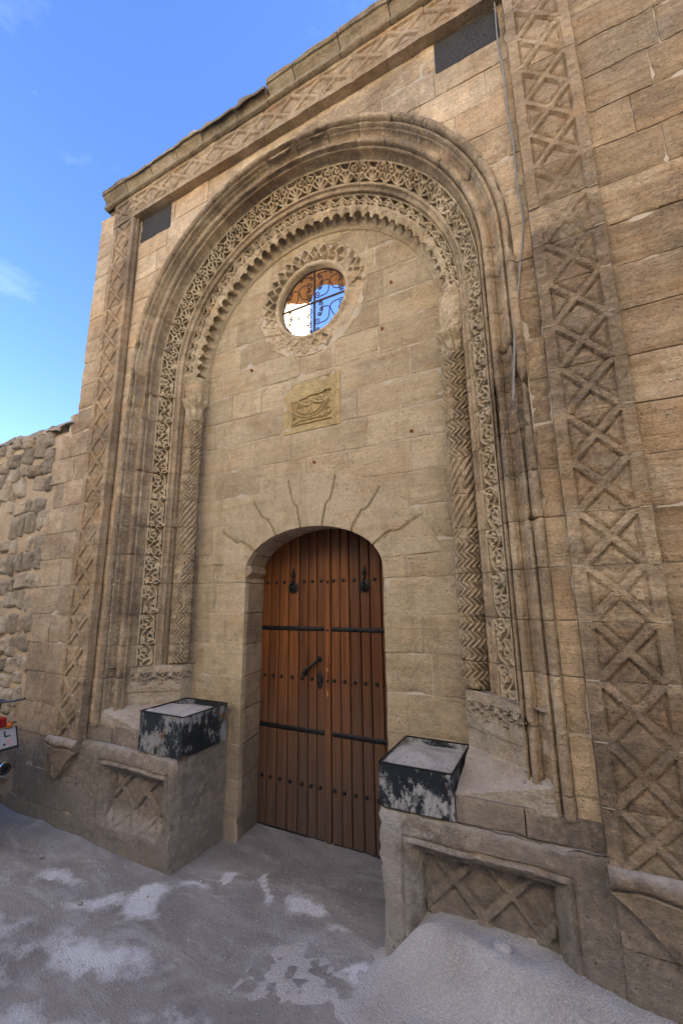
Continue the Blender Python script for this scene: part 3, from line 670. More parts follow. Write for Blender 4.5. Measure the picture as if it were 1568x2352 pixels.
# ragged, fluted intrados
for k in range(17):
    a, b = arc_cuts[k], arc_cuts[k + 1]
    Sg, U = np.meshgrid(np.linspace(a + .0002, b - .0002, 110), np.linspace(0, 1, 34))
    rag = fbm(Sg * 22, 2, 0, 4, 44); ph_ = (Sg / .104 + .22 * vnoise(Sg * 4, 0, 0, 8)) % 1
    scal = np.clip(1 - ((ph_ - .5) / .36) ** 2, 0, 1) ** .5          # arched openings
    broken = np.clip(fbm(Sg * 2.3, 6, 0, 2, 33) * 2 + .4, 0, 1)
    Y0 = .362 + .010 * rag + .012 * (1 - scal); A0 = 1.040 + .036 * scal * (1 - .45 * broken) + .014 * rag
    t1 = np.clip(U / .3, 0, 1); t2 = np.clip((U - .3) / .7, 0, 1)
    Yv = np.where(U < .3, .338 + (Y0 - .338) * t1, Y0 + (.452 - Y0) * t2)
    A = np.where(U < .3, 1.098 + (A0 - 1.098) * t1, A0 + (1.036 - A0) * t2)
    ribs = np.abs(((Sg / .026) % 1) - .5) * 2
    A = A + (.030 + .040 * scal + .010 * ribs * scal) * np.sin(PI * np.clip(t2, 0, 1) ** .6) ** .7 * (U > .3)
    Yv = Yv + (.012 * fbm(Sg * 34, U * 5, 0, 4, 5) - .004) * (U <= .32) * (U > .02); A = A + .006 * fbm(Sg * 60, U * 9, 3, 3, 15) * (U > .02)
    grid('fluted_intrados', pmap(Sg, A, Yv), M['lace'], FA, None, None, front=(0, -1, 0), sharp=60)
# plain ring where the intrados meets the tympanum
sweep('tympanum_ring', [(1.038, .450), (1.014, .449), (1.008, .463)], arc_cuts[::2] + [arc_cuts[-1]], M['ashlar'], .001)

# --- twisted / chevron shafts --------------------------------------------
def shaft(sx, z0, z1, kind, ph=0.0):
    th = np.linspace(math.radians(-200), math.radians(20), 64); zs = np.linspace(z0 + .0015, z1 - .0015, max(6, int((z1 - z0) / .0055)))
    T, Z = np.meshgrid(th, zs)
    if kind == 'zig':
        z_ = np.abs(((Z + ph) / .083) % 1 - .5) * 2            # triangle 0..1
        phs = T * .068 / .030 + z_ * .042 / .030
    else: phs = (T * .068 - (Z + ph) * .70) / .040
    fr = np.abs(phs % 1 - .5) * 2
    hgt = sst(fr, .12, .62) * .017
    er = np.clip((fbm(T * 1.5 + sx * 9, Z * 7, 1, 3, 61) - .18) * 3.2, 0, 1)
    hgt = hgt * (1 - er) + er * (.009 + .006 * fbm(T * 5, Z * 25, 2, 3, 8))
    r = .060 + hgt + .0015 * fbm(T * 8, Z * 50, 2, 2, 8)
    d = np.minimum(Z - zs[0], zs[-1] - Z); r = r - .004 * np.exp(-d / .002)
    P = np.stack([sx * 1.091 + r * np.cos(T), .378 + r * np.sin(T), Z], -1)
    grid('chevron_drum' if kind == 'zig' else 'spiral_drum', P, M['shaft'], FA, None, None, sharp=60)
for sx in (-1, 1):
    top = 3.13 if sx < 0 else 3.12
    js = [1.195, 1.33, 1.555, 1.78, 2.005 if sx < 0 else 2.03, 2.2225, 2.440, 2.667, 2.89, top]
    for a, b in zip(js[:-1], js[1:]): shaft(sx, a, b, 'spiral' if 2.0 <= a < 2.43 else 'zig', random.random() * .02)
    # capital: flared bell with leaves, abacus block above
    def capital(zb, zt, flare, name):
        n = 40; th = np.linspace(math.radians(-215), math.radians(35), n * 2); zs = np.linspace(zb, zt, 34); T, Z = np.meshgrid(th, zs)
        v = (Z - zb) / (zt - zb); sq = 1 / np.maximum(np.abs(np.cos(T + PI / 4 * 0)), np.abs(np.sin(T))) ; rr = .062 + flare * v ** 1.3
        r = rr * (1 + (sq - 1) * .55 * sst(v, .4, 1))
        leaf = np.abs(((T / (PI / 4) + v * .5) % 1) - .5) * 2; r = r + .010 * np.sin(v * PI * 3) * sst(leaf, .2, .7) - .010 * (leaf < .15) * (v < .85)
        r = r + .006 * fbm(T * 3, Z * 30, 3, 3, 41) + .010 * (v < .1)
        grid(name, np.stack([sx * 1.091 + r * np.cos(T), .378 + r * np.sin(T), Z], -1), M['lace'], FA, None, None, sharp=60)
    capital(top, top + .2 if sx < 0 else 3.26, .030, 'capital')
    zA, zB = (3.335, 3.53) if sx < 0 else (3.262, 3.53)
    # abacus: chamfered block, carved face on the jamb side
    pts = [(1.172, .318), (1.125, .310), (1.060, .335), (1.020, .375), (1.015, .455)]
    pr = densify(pts, .012); zz = np.linspace(zA, zB, 22); I, Z = np.meshgrid(np.arange(len(pr)), zz)
    A = pr[I, 0]; Yv = pr[I, 1]
    u = I / (len(pr) - 1); carve = (u < .48) if sx < 0 else (u < .62)
    D = seg_dist(u * .2, (Z - zA), [arcp(.045, .05, .03, 0, 2 * PI, 14), petal(.045, .09, 1.2, .07, .03), petal(.045, .09, 2.0, .07, .03), [(0, .1), (.09, .1)], petal(.05, .17, -1.9, .06, .03), petal(.05, .17, -1.1, .06, .03)], 1, 1)
    hh = -.015 * carve * sst(D, .005, .011) * (Z > zA + .012) * (Z < zB - .015)
    Yv = Yv - hh * .8; A = A - hh * -.5 + .003 * fbm(A * 30, Yv * 30, Z * 30, 2, 7)
    grid('impost_block', np.stack([sx * A, Yv, Z], -1), M['lace'], FA, None, None, sharp=60)
    mesh('impost_block_bed', [(sx * a_, y_, zA) for a_, y_ in pts] + [(sx * 1.172, .46, zA)], [tuple(range(6))], M['lace'], FA, smooth=False)

# --- stepped bases under the jambs ---------------------------------------
def jamb_base(sx):
    lev = [(1.185, 0, 'c'), (1.18, .008, 'c'), (1.10, .014, 'c'), (1.03, .020, 'c'), (1.005, .018, ''), (1.0, .008, ''), (.915, .014, ''), (.905, .03, ''), (.900, .055, ''), (.884, .085, ''), (.880, .105, ''), (.866, .130, ''), (.862, .150, ''),
           (.848, .175, ''), (.844, .195, ''), (.83, .225, ''), (.826, .25, ''), (.81, .30, ''), (.79, .31, '')]
    plan = [(1.03, .47), (1.03, .37), (1.305, .175), (1.43, .085)]
    nodes = []
    dense = []
    for (a, b) in zip(plan[:-1], plan[1:]):
        n = max(2, int(math.hypot(b[0] - a[0], b[1] - a[1]) / .005))
        dense += [(a[0] + (b[0] - a[0]) * k / n, a[1] + (b[1] - a[1]) * k / n) for k in range(n)]
    dense.append(plan[-1]); dense = np.array(dense)
    zl = []; ol = []
    for (za, oa, _), (zb_, ob, _) in zip(lev[:-1], lev[1:]):
        n = max(1, int((za - zb_) / .006))
        for k in range(n): zl.append(za + (zb_ - za) * k / n); ol.append(oa + (ob - oa) * k / n)
    zl.append(lev[-1][0]); ol.append(lev[-1][1]); zl = np.array(zl)[::-1]; ol = np.array(ol)[::-1]
    X = np.zeros((len(zl), len(dense))); Yv = X.copy(); Z = X.copy()
    for i, (z, o) in enumerate(zip(zl, ol)):
        fx_ = np.clip((1.43 - dense[:, 0]) / .13, 0, 1); X[i] = dense[:, 0]; Yv[i] = dense[:, 1] - o * 1.15; Z[i] = z
    Yv = np.maximum(Yv, .036)
    er = (.007 + .016 * (Z < .9)) * fbm(X * 9, Yv * 9, Z * 14, 4, 17 + sx) + .014 * np.maximum(0, fbm(X * 6, Yv * 6, Z * 6, 2, 27 + sx) - .1)
    X = X + er * .6; Yv = Yv + er
    # scroll carving along the top course
    along = np.arange(len(dense)) * .005
    loc = (along / .115) % 1; D = seg_dist(np.broadcast_to(loc * .115, X.shape), (Z - 1.055), tile_fan(1), .115, .085)
    cv = ((Z > 1.055) & (Z < 1.14)) * sst(D, .0035, .007) * .03
    X = X + cv * .6; Yv = Yv + cv * .8
    # split in two courses of stones
    cutsz = [(.795, .905), (.905, 1.0), (1.0, 1.185)]
    for za, zb_ in cutsz:
        rows = [i for i, z in enumerate(zl) if za - 1e-4 <= z <= zb_ + 1e-4]
        if len(rows) < 2: continue
        half = int(len(dense) * .55) if za < .9 else len(dense)
        for c0, c1 in ((0, half + 1), (half, len(dense))):
            if c1 - c0 < 3: continue
            sl = (slice(rows[0], rows[-1] + 1), slice(c0, c1))
            grid('base_stone', np.stack([sx * X[sl], Yv[sl], Z[sl]], -1), M['base'], FA, None, None, sharp=50)
    # weathered tops of the steps
    P = np.array([[(sx * (1.03 + .30 * u), .47 - .31 * u + (-.03 + .10 * v) , 1.186 + .002 * math.sin(u * 40)) for u in np.linspace(-.25, 1.3, 24)] for v in np.linspace(-.2, 1.2, 6)])
    grid('base_top', P, M['base'], FA, None, None, front=(0, 0, 1))
jamb_base(1); jamb_base(-1)
for sx in (-1, 1):                                   # plain course under the mouldings
    for xa, xb in ((1.02, 1.30), (1.30, 1.578)):
        if sx < 0: xa, xb = -xb, -xa
        block('sill_block', xa, xb, .70, .812, .030, M['bench'], FA, None, rough=.006, back=.02)
    X_, Y_ = np.meshgrid(np.linspace(1.02, 1.578, 30), np.linspace(.030, .40, 16))
    grid('sill_top', np.stack([sx * X_, Y_, .8105 + .003 * fbm(X_ * 9, Y_ * 9, 0, 3, 4)], -1), M['bench'], FA, None, None, front=(0, 0, 1))

# --- flat spandrel between arch and frame ---------------------------------
h_sp = sd_arch(1.495)
bas = [(-1.549, -1.165, 4.842, 5.10), (1.165, 1.549, 4.842, 5.10)]
def h_spb(x, z):
    r = h_sp(x, z)
    for a, b, c, d in bas: r = np.minimum(r, np.maximum(np.maximum(a - x, x - b), np.maximum(c - z, z - d)))
    return r
course_blocks('spandrel_block', -1.578, 1.578, .70, 5.10, Y_FLAT, M['flat'], (.24, .48), h_spb, seed=11, step=.03, rough=.005)
sheet('mortar_bed', -1.60, 1.60, .66, 5.14, Y_FLAT + .0058, sd_arch(1.49))
for a, b, c, d in bas:
    o = block('basalt_block', a, b, c, d, Y_FLAT, M['basalt'], FA, None, step=.03, rough=.004); o['label'] = 'dark pitted basalt block set in the pale wall'

# --- lattice frame -----------------------------------------------------------
def lattice(x, z, cx, cz, hw, per, vert, worn, sd):
    u, t_ = (x - cx, z - cz) if vert else (z - cz, x - cx)
    tt = t_ + .003 * vnoise(x * 12, 1, z * 12, sd); u = u + .003 * vnoise(x * 12, 5, z * 12, sd)
    sl = hw / (per / 2); n_ = math.hypot(1, sl)
    d1 = np.abs(u - sl * tt) / n_; d2 = np.abs(u + sl * tt) / n_; db = np.minimum(d1, d2)
    de = hw - np.abs(u)
    dist = np.minimum(db - .0120, de)
    lvl = np.where(dist < 0, 0, 0)
    rec = .019; h = rec * sst(dist, 0, .006)
    pad = .013 * sst(dist, .008, .020); h = h - pad
    w = np.clip(worn * np.clip(.6 + fbm(x * 4, 2, z * 4, 3, sd + 4), 0, 1) + .7 * np.maximum(0, fbm(x * 7, 4, z * 7, 3, 404) - .22), 0, 1)
    lvlw = .010 + .010 * fbm(x * 9, 6, z * 20, 3, sd + 6)
    return h * (1 - w) + w * lvlw
def lat_block(xa, xb, za, zb, cx, cz, hw, per, vert, worn):
    sd_ = random.randrange(1000)
    block('lattice_block', xa, xb, za, zb, Y_FRAME, M['frame'], FA, None, step=.0075, rough=.0025, chip=.5, back=.09, gap=.0010, edge=.0004, relief=lambda x, z: lattice(x, z, cx, cz, hw, per, vert, worn, sd_))
for sx in (-1, 1):
    zz = [.69] + [z for z in CZ if .75 < z < 5.1] ; zz[-1] = zz[-1] if 5.10 - zz[-1] > .1 else zz[-1]
    zz = zz + [5.10]
    for a, b in zip(zz[:-1], zz[1:]):
        mid = (a + b) / 2
        if sx > 0: worn = .95 if 3.33 < mid < 3.56 else (.62 if 2.6 < mid < 3.8 else (.8 if 1.1 < mid < 1.33 else (.45 if mid < 2.6 else .12)))
        else: worn = .75 if 2.22 < mid < 2.45 else .12
        xa, xb = (1.576, 1.88) if sx > 0 else (-1.88, -1.576)
        lat_block(xa, xb, a, b, (xa + xb) / 2, mid, .104, b - a, True, worn)
n = 15
for k in range(n):
    xa = -1.88 + 3.76 * k / n; xb = -1.88 + 3.76 * (k + 1) / n
    lat_block(xa, xb, 5.10, 5.36, (xa + xb) / 2, 5.235, .090, xb - xa, False, .05)
V, Fc = [], []
for sx in (-1, 1):
    for z in [q for q in CZ if .75 < q < 5.1]:
        for a, b in ((1.579, 1.622), (1.838, 1.877)):
            xa, xb = (a, b) if sx > 0 else (-b, -a)
            boxv(V, Fc, xa, xb, -.0288, .02, z - .0016, z + .0016)
tag(mesh('mortar_joint', V, Fc, M['mortar'], FA, smooth=False), kind='stuff')
for sx in (-1, 1): sheet('lattice_bed', min(sx * 1.60, sx * 1.86), max(sx * 1.60, sx * 1.86), .70, 5.34, .001, None, mat=M['frame'], step=.1)
sheet('lattice_bed', -1.86, 1.86, 5.12, 5.35, .001, None, mat=M['frame'], step=.1)
# corbelled feet of the frame
for sx in (-1, 1):
    P = []
    for v in np.linspace(0, 1, 40):
        z = .70 - .27 * v; row = []
        pr_ = -.030 - .038 * math.sin(min(1, v / .26) * PI) ** .7 if v < .26 else -.046 + .012 * (v - .26)
        for u in np.linspace(0, 1, 36):
            xL = 1.572 + .21 * max(0, v - .26) / .74; xR = 1.895
            x = xL + (xR - xL) * u
            row.append((sx * x, pr_ + .012 * float(fbm(x * 10, 3, z * 10, 4, 5)) + .02 * max(0, float(fbm(x * 5, 3, z * 5, 2, 15))), z + .010 * float(vnoise(x * 9, 1, z * 9, 2)) * (v > 0)))
        P.append(row)
    grid('frame_corbel', np.array(P), M['frame'], FA, None, (0, .08, 0))

# --- cornice -------------------------------------------------------------------
cprof = [(-.030, 5.352), (-.046, 5.352), (-.060, 5.360), (-.064, 5.374), (-.058, 5.388), (-.044, 5.394), (-.040, 5.402), (-.046, 5.42), (-.060, 5.445), (-.080, 5.466), (-.082, 5.474), (-.096, 5.476), (-.099, 5.488), (-.094, 5.492), (-.100, 5.498), (-.096, 5.520), (-.080, 5.526), (0.10, 5.53), (.40, 5.53)]
x = -2.0; rc = random.Random(5)
while x < 1.95:
    x2 = min(1.95, x + rc.uniform(.20, .38)); dz = rc.uniform(-.006, .006); miss = rc.random()
    top = 0 if miss > .38 else -rc.uniform(.015, .05)
    pr = densify(cprof, .012); ss = ticks(x + .0025, x2 - .0025, .025, .003, .012); Xg, I = np.meshgrid(ss, np.arange(len(pr)))
    Yv = pr[I, 0]; Z = pr[I, 1] + dz; d = np.minimum(Xg - ss[0], ss[-1] - Xg)
    Z = np.where(pr[I, 1] > 5.48, Z + top + .016 * fbm(Xg * 9, 2, 1, 3, 8), Z)
    e = .007 * fbm(Xg * 12, Yv * 12, Z * 12, 3, 14) + .006 * np.exp(-d / .004); Yv = Yv + e; Z = Z - e * .4 * (Z > 5.47)
    P = np.stack([Xg, Yv, Z], -1)
    grid('cornice_block', P, M['cornice'], FA, None, None, front=(0, -1, 0))
    if rc.random() < .35:      # surviving pieces of the course above
        pass
    x = x2
# left return (end) of the cornice
pr = densify(cprof, .012); P = np.array([[(-2.06 + (abs(0) if k == 0 else 0) + (y_ + .032) * 0.0, y_ + (.40 - y_) * k / 4, z_) for k in range(5)] for y_, z_ in pr])
P[:, :, 0] = -1.998 + .012 * 0
grid('cornice_return', P, M['cornice'], FA, None, None, front=(-1, 0, 0))
box('wall_core', -1.99, 1.95, .0, .5, 5.34, 5.50, M['cornice'], FA)
mesh('cornice_return', [(-1.999, y_, z_) for y_, z_ in cprof] + [(-1.999, .40, 5.36)], [tuple(range(len(cprof) + 1))], M['cornice'], FA, smooth=False)
# loose weathered stones left on top
for (xx, w_, hh) in ((-.86, .10, .05), (-.68, .12, .03), (-.30, .16, .045), (.20, .13, .06), (.42, .22, .035), (-1.85, .2, .02), (.75, .12, .05)):
    n1, n2 = 9, 12; U, V_ = np.meshgrid(np.linspace(-PI, PI, n2 * 2), np.linspace(0, PI / 2, n1))
    sup = lambda c: np.sign(c) * np.abs(c) ** .6
    rr = 1 + .15 * fbm(U * 1.5, V_ * 2, xx * 9, 2, 4)
    P = np.stack([xx + w_ / 2 * sup(np.cos(U)) * sup(np.cos(V_)) * rr, .02 + .10 * sup(np.sin(U)) * sup(np.cos(V_)) * rr, 5.50 + (hh + .03) * sup(np.sin(V_)) * rr], -1)
    grid('coping_fragment', P, M['cornice'], FA, None, None, front=(0, 0, 1))

# --- outer walls of the facade ---------------------------------------------------
course_blocks('side_wall_block', 1.88, 3.4, .44, 6.45, 0.0, M['side'], (.34, .62), None, zlist=CZ + [5.33, 5.56, 5.78, 6.0, 6.22], seed=21, step=.035, rough=.007, chip=1.2)
course_blocks('plinth_block', 1.585, 3.4, -.12, .44, -.006, M['bench'], (.5, .8), None, seed=8, step=.03, rough=.006)
course_blocks('plinth_block', 1.585, 1.90, .44, .69, -.006, M['bench'], (.5, .8), None, seed=9, step=.03, rough=.006)
sheet('mortar_bed', 1.60, 3.4, -.12, 6.45, .0085, None, step=.08)
course_blocks('edge_block', -2.13, -1.88, 3.30, 5.34, 0.002, M['flat'], (.3, .5), None, seed=31, step=.03, rough=.006)
rr_ = random.Random(12)
zz = [-.1] + [z for z in CZ if .1 < z < 3.2] + [3.30]
for a, b in zip(zz[:-1], zz[1:]):
    xe = -2.42 + rr_.uniform(-.14, .12) + (.1 if b > 2.9 else 0); mid = rr_.uniform(-2.2, -2.08)
    xi = -1.88 if a > .6 else -1.60
    block('quoin_block', xe, mid, a, b, .006, M['left'], FA, None, step=.03, rough=.005)
    block('quoin_block', mid, xi, a, b, .004, M['left'] if a > .6 else M['bench'], FA, None, step=.03, rough=.006)
sheet('mortar_bed', -2.24, -1.62, -.12, 3.30, .0125, None, step=.06)
sheet('mortar_bed', -2.125, -1.87, 3.28, 5.33, .0125, None, step=.06)

# solid core behind the facing: back face, sides, top
V, Fc = [], []
def quad(a, b, c, d): k = len(V); V.extend([a, b, c, d]); Fc.append((k, k + 1, k + 2, k + 3))
sheet('rear_wall', -2.12, 3.4, -.1, 5.52, .98, lambda x, z: np.hypot(x - OC[0], z - OC[1]) - 1.15, step=.1, mat=M['dark'])
quad((-2.122, .03, 3.2), (-2.122, .98, 3.2), (-2.122, .98, 5.52), (-2.122, .03, 5.36)); quad((-2.12, .09, 5.505), (1.9, .09, 5.505), (1.9, .98, 5.505), (-2.12, .98, 5.505))
quad((1.9, .05, 5.5), (1.9, .98, 5.5), (1.9, .98, 6.45), (1.9, .05, 6.45)); quad((1.9, .02, 6.44), (3.4, .02, 6.44), (3.4, .98, 6.44), (1.9, .98, 6.44)); quad((1.9, .98, 5.5), (3.4, .98, 5.5), (3.4, .98, 6.45), (1.9, .98, 6.45)); quad((3.4, .02, -.1), (3.4, .98, -.1), (3.4, .98, 6.45), (3.4, .02, 6.45))
quad((1.05, .6, 5.5), (-1.05, .6, 5.5), (-1.05, .6, 5.12), (1.05, .6, 5.12))
mesh('wall_core', V, Fc, M['side'], FA, smooth=False)

# --- oculus -------------------------------------------------------------------------
rg = np.concatenate([[OR - .004, OR, OR + .008], np.linspace(.33, .50, 60)]); tg_ = np.linspace(0, 2 * PI, 420)
T, Rg = np.meshgrid(tg_, rg); Xo = OC[0] + Rg * np.cos(T); Zo = OC[1] + Rg * np.sin(T)
band = (Rg - .348) / .115
k_ = 15; zg = np.abs((T * k_ / (2 * PI)) % 1 - .5) * 2; zg2 = np.abs((T * k_ / (2 * PI) + .5) % 1 - .5) * 2
dz1 = np.abs(band - zg) * .115 / 1.6; dz2 = np.abs(band - zg2) * .115 / 1.6; D = np.minimum(dz1, dz2)
ring = .044 * (1 - sst(D, .006, .010)) * (band > -.08) * (band < 1.08)
cen = np.minimum(np.minimum(np.hypot(((T * k_ / (2 * PI)) % 1 - .5) * .15, (band - .5) * .115), 9), 9); ring = np.maximum(ring, .034 * (1 - sst(cen, .008, .012)))
ang = (T + fbm(np.cos(T) * 2, np.sin(T) * 2, Rg * 4, 3, 3) * .9) % (2 * PI)
br = sst(np.cos(ang - math.radians(-25)), .45, .8)               # lower right of the ring is broken away
br = np.maximum(br, .75 * sst(np.cos(ang - math.radians(232)), .6, .9)); br = np.maximum(br, np.clip(fbm(Xo * 9, 3, Zo * 9, 3, 66) * 2.2 - .35, 0, 1))
ring = ring * (1 - br); gro = .016 * sst(Rg, .335, .35) * (1 - sst(Rg, .455, .485)) * (1 - br * .6)
Yo = Y_TYMP + gro - ring - .014 * np.exp(-((Rg - .322) / .012) ** 2) + .02 * br * fbm(Xo * 14, 1, Zo * 14, 4, 9) + .003 * fbm(Xo * 40, 1, Zo * 40, 2, 9) + .012 * (Rg < OR)
Yo = Yo + .03 * sst(Rg, .487, .50)
for q in range(8):
    a, b = int(q * 419 / 8), int((q + 1) * 419 / 8) + 1
    grid('oculus_ring_stone', np.stack([Xo, Yo, Zo], -1)[:, a:b], M['lace'], FA, None, None, sharp=60)
dv = np.concatenate([np.linspace(0, .11, 5), np.linspace(.14, 1, 14)]); T, D_ = np.meshgrid(tg_[::3], dv)
rr2 = OR - .004 + .006 * fbm(np.cos(T) * 4, np.sin(T) * 4, D_ * 2, 3, 5) + .50 * np.clip((D_ - .11) / .12, 0, 1) + .40 * sst(D_, .2, 1)
grid('oculus_reveal', np.stack([OC[0] + rr2 * np.cos(T), Y_TYMP + .01 + D_ * .52, OC[1] + rr2 * np.sin(T)], -1), M['ashlar'], FA, None, None, front=(0, 0, 0.001))

# --- yellow carved plaque -------------------------------------------------------------
xs = np.linspace(-.228, .262, 110); zs = np.linspace(2.878, 3.285, 92); X, Z = np.meshgrid(xs, zs)
u = (X + .228) / .49; v = (Z - 2.878) / .407
strk = [[(.14, .12), (.9, .12)], [(.14, .17), (.9, .17)], [(.86, .12), (.86, .75)], [(.14, .14), (.14, .55)]]
strk += [arcp(.45, .62, .34, PI * 1.02, PI * 1.95, 22), arcp(.45, .62, .28, PI * 1.0, PI * 1.9, 20), arcp(.2, .26, .06, 0, 2 * PI, 10), arcp(.78, .33, .06, 0, 2 * PI, 10), arcp(.40, .45, .08, 0, 2 * PI, 12)]
for q in range(7): strk.append(petal(.22 + q * .085, .52 + .02 * math.sin(q * 2), .5 + q * .35, .10, .06)); strk.append(arcp(.3 + q * .07, .23, .025, 0, PI, 6))
for q in range(5): strk.append(arcp(.25 + q * .1, .6, .03, 0, 2 * PI, 8))
D = seg_dist(u * .49, v * .407, strk, .49, .407)
inside = ((u > .12) & (u < .88) & (v < .62 + .12 * u + .03 * vnoise(X * 30, 2, Z * 30, 3)) & (v > .10))
Yv = Y_TYMP + .004 + np.where(inside, .014 * sst(D, .003, .008) * sst(np.minimum(np.minimum(u - .12, .88 - u), v - .10), 0, .03), 0) + .006 * fbm(X * 20, 1, Z * 20, 4, 3) - .006 * ((v < .06) | (u > .93))
o = grid('carved_plaque', np.stack([X + .003 * vnoise(X * 20, 1, Z * 20), Yv, Z + .01 * (u - .5) * (v > .9)], -1), M['yellow'], FA, None, (0, .03, 0)); o['label'] = 'yellow stone plaque with worn carved scrollwork'
# rusty nail stubs
for nx, nz in ((.779, 2.714), (.603, 3.519), (-.556, 3.517), (.683, 3.864), (.05, 2.62)):
    lathe('nail_stub', [(.012, 0), (.012, .008), (.006, .012), (.005, .025), (.003, .027)], (nx, Y_TYMP + .002, nz), (0, -1, 0), M['rust'], FA, 8)

# ------------------------------------------------------------------ iron grille in the oculus
GR = thing('iron_grille', 'rusty wrought iron scroll grille filling the round window', 'grille', (OC[0], .518, OC[1]))
gy = .518
def g3(p, y=gy): return (OC[0] + p[0], y, OC[1] + p[1])
tubes('grille_ring', [[g3((.300 * math.cos(a), .300 * math.sin(a))) for a in np.linspace(0, 2 * PI, 49)[:-1]]], .006, M['rustiron'], GR, 6, True)
mesh('grille_bar', *(lambda V, Fc: (V, Fc))(*(lambda V, Fc: (boxv(V, Fc, OC[0] - .006, OC[0] + .006, gy - .008, gy + .006, OC[1] - .30, OC[1] + .30), (V, Fc))[1])([], [])), M['rustiron'], GR, smooth=False)
mesh('grille_bar', *(lambda V, Fc: (V, Fc))(*(lambda V, Fc: (boxv(V, Fc, OC[0] - .30, OC[0] + .30, gy - .018, gy - .009, OC[1] - .007, OC[1] + .007), (V, Fc))[1])([], [])), M['rustiron'], GR, smooth=False)
def spiral(cx, cy, r0, r1, a0, turns, n=22): return [(cx + (r0 + (r1 - r0) * k / n) * math.cos(a0 + 2 * PI * turns * k / n), cy + (r0 + (r1 - r0) * k / n) * math.sin(a0 + 2 * PI * turns * k / n)) for k in range(n + 1)]
def scroll(cx, cy, sxx, syy, sc):
    """S-shaped bar with a spiral at each end"""
    a = spiral(-.055, .052, .010, .026, .5, 1.35); b = [(-p[0], -p[1]) for p in a[::-1]]
    mid = [(a[-1][0] * (1 - t_) + b[0][0] * t_ + .012 * math.sin(t_ * 2 * PI), a[-1][1] * (1 - t_) + b[0][1] * t_) for t_ in np.linspace(.12, .88, 8)]
    return [(cx + sxx * p[0] * sc, cy + syy * p[1] * sc) for p in a + mid + b]
def scurve(p0, p1, bow=.035, r=.030, d0=1, d1=-1):
    p0 = np.array(p0); p1 = np.array(p1); t = (p1 - p0) / np.linalg.norm(p1 - p0); n = np.array([-t[1], t[0]])
    def sp(p, d, tt):                                   # spiral that ends at p heading along tt
        c = p + n * r * d; a0 = math.atan2(*((p - c)[::-1])); return [tuple(c + r * (1 - .80 * k / 20) * np.array([math.cos(a0 - d * tt * 2 * PI * 1.35 * k / 20), math.sin(a0 - d * tt * 2 * PI * 1.35 * k / 20)])) for k in range(21)]
    A = sp(p0, d0, 1)[::-1]; B = sp(p1, d1, -1)
    mid = [tuple(p0 + (p1 - p0) * q + n * bow * -math.sin(q * 2 * PI) * d0) for q in np.linspace(.06, .94, 12)]
    return A + mid + B
sc_ = []
for (px, py) in ((-.26, -.21), (-.26, .03), (.03, -.21), (.03, .03)):
    sc_.append(scurve((px + .02, py + .02), (px + .19, py + .17)))
    sc_.append(scurve((px + .20, py + .035), (px + .05, py + .155), .02, .022, -1, 1))
    sc_.append(scurve((px + .035, py + .10), (px + .045, py + .19), .0, .020, 1, 1)); sc_.append(scurve((px + .19, py + .10), (px + .195, py + .02), .0, .020, 1, 1))
sc_ += [scurve((-.12, -.285), (-.03, -.26), 0, .018, 1, 1), scurve((.12, -.27), (.03, -.26), 0, .018, -1, -1), scurve((-.12, .275), (-.03, .26), 0, .018, -1, -1), scurve((.15, .255), (.04, .265), 0, .018, 1, 1)]
for p in sc_:
    p = [q if math.hypot(*q) < .294 else (q[0] * .294 / math.hypot(*q), q[1] * .294 / math.hypot(*q)) for q in p]
    tubes('iron_scroll', [[g3(q) for q in p]], .0042, M['rustiron'], GR, 5)

# ------------------------------------------------------------------ behind the oculus: broken vault and sunlit wall
def bvault():
    n1, n2 = 60, 34
    xs = np.linspace(-1.5, 1.6, n1); P = []
    xe = [-1.6, -1.1, -.92, -.8, -.74, -.62, -.5, -.35, -.2, .1, .6, 1.6]; ye = [1.35, 1.42, 1.48, 1.6, 1.62, 1.52, 1.44, 1.50, 1.54, 1.6, 1.7, 1.7]
    for v in np.linspace(0, 1, n2):
        row = []
        for x in xs:
            yend = np.interp(x, xe, ye) + .03 * float(vnoise(x * 12, 2, 0, 4)); y = .56 + (yend - .56) * v
            zb = 4.50 + .5 * math.sin(min(1, v * 1.25) * PI / 2)
            row.append((x, y, zb + .03 * float(fbm(x * 6, y * 6, 0, 4, 2)) + .02 * float(fbm(x * 18, y * 18, 0, 3, 2)) + .03 * (v > .95)))
        P.append(row)
    P.append([(p[0], p[1] + .05, 5.22 + .03 * float(vnoise(p[0] * 9, 3, 0, 3))) for p in P[-1]]); P.append([(p[0], .60, 5.5) for p in P[-1]])
    return np.array(P)
VA = grid('broken_vault', bvault(), M['dark'], None, None, None, front=(0, 0, -1))
tag(VA, 'brown underside of a broken stone vault seen through the round window', 'vault')
V, Fc = [], []; boxv(V, Fc, -2.2, -1.54, 1.3, 3.0, 0, 8.0)
o = mesh('courtyard_wall', V, Fc, M['bright'], smooth=False); tag(o, 'brightly sunlit pale wall glimpsed through the round window', 'wall')

box('sun_blocking_wall', 1.65, 1.95, .99, 3.4, -.05, 6.6, M['dark'], FA)  # unseen wall added to keep direct sun off the oculus reveal
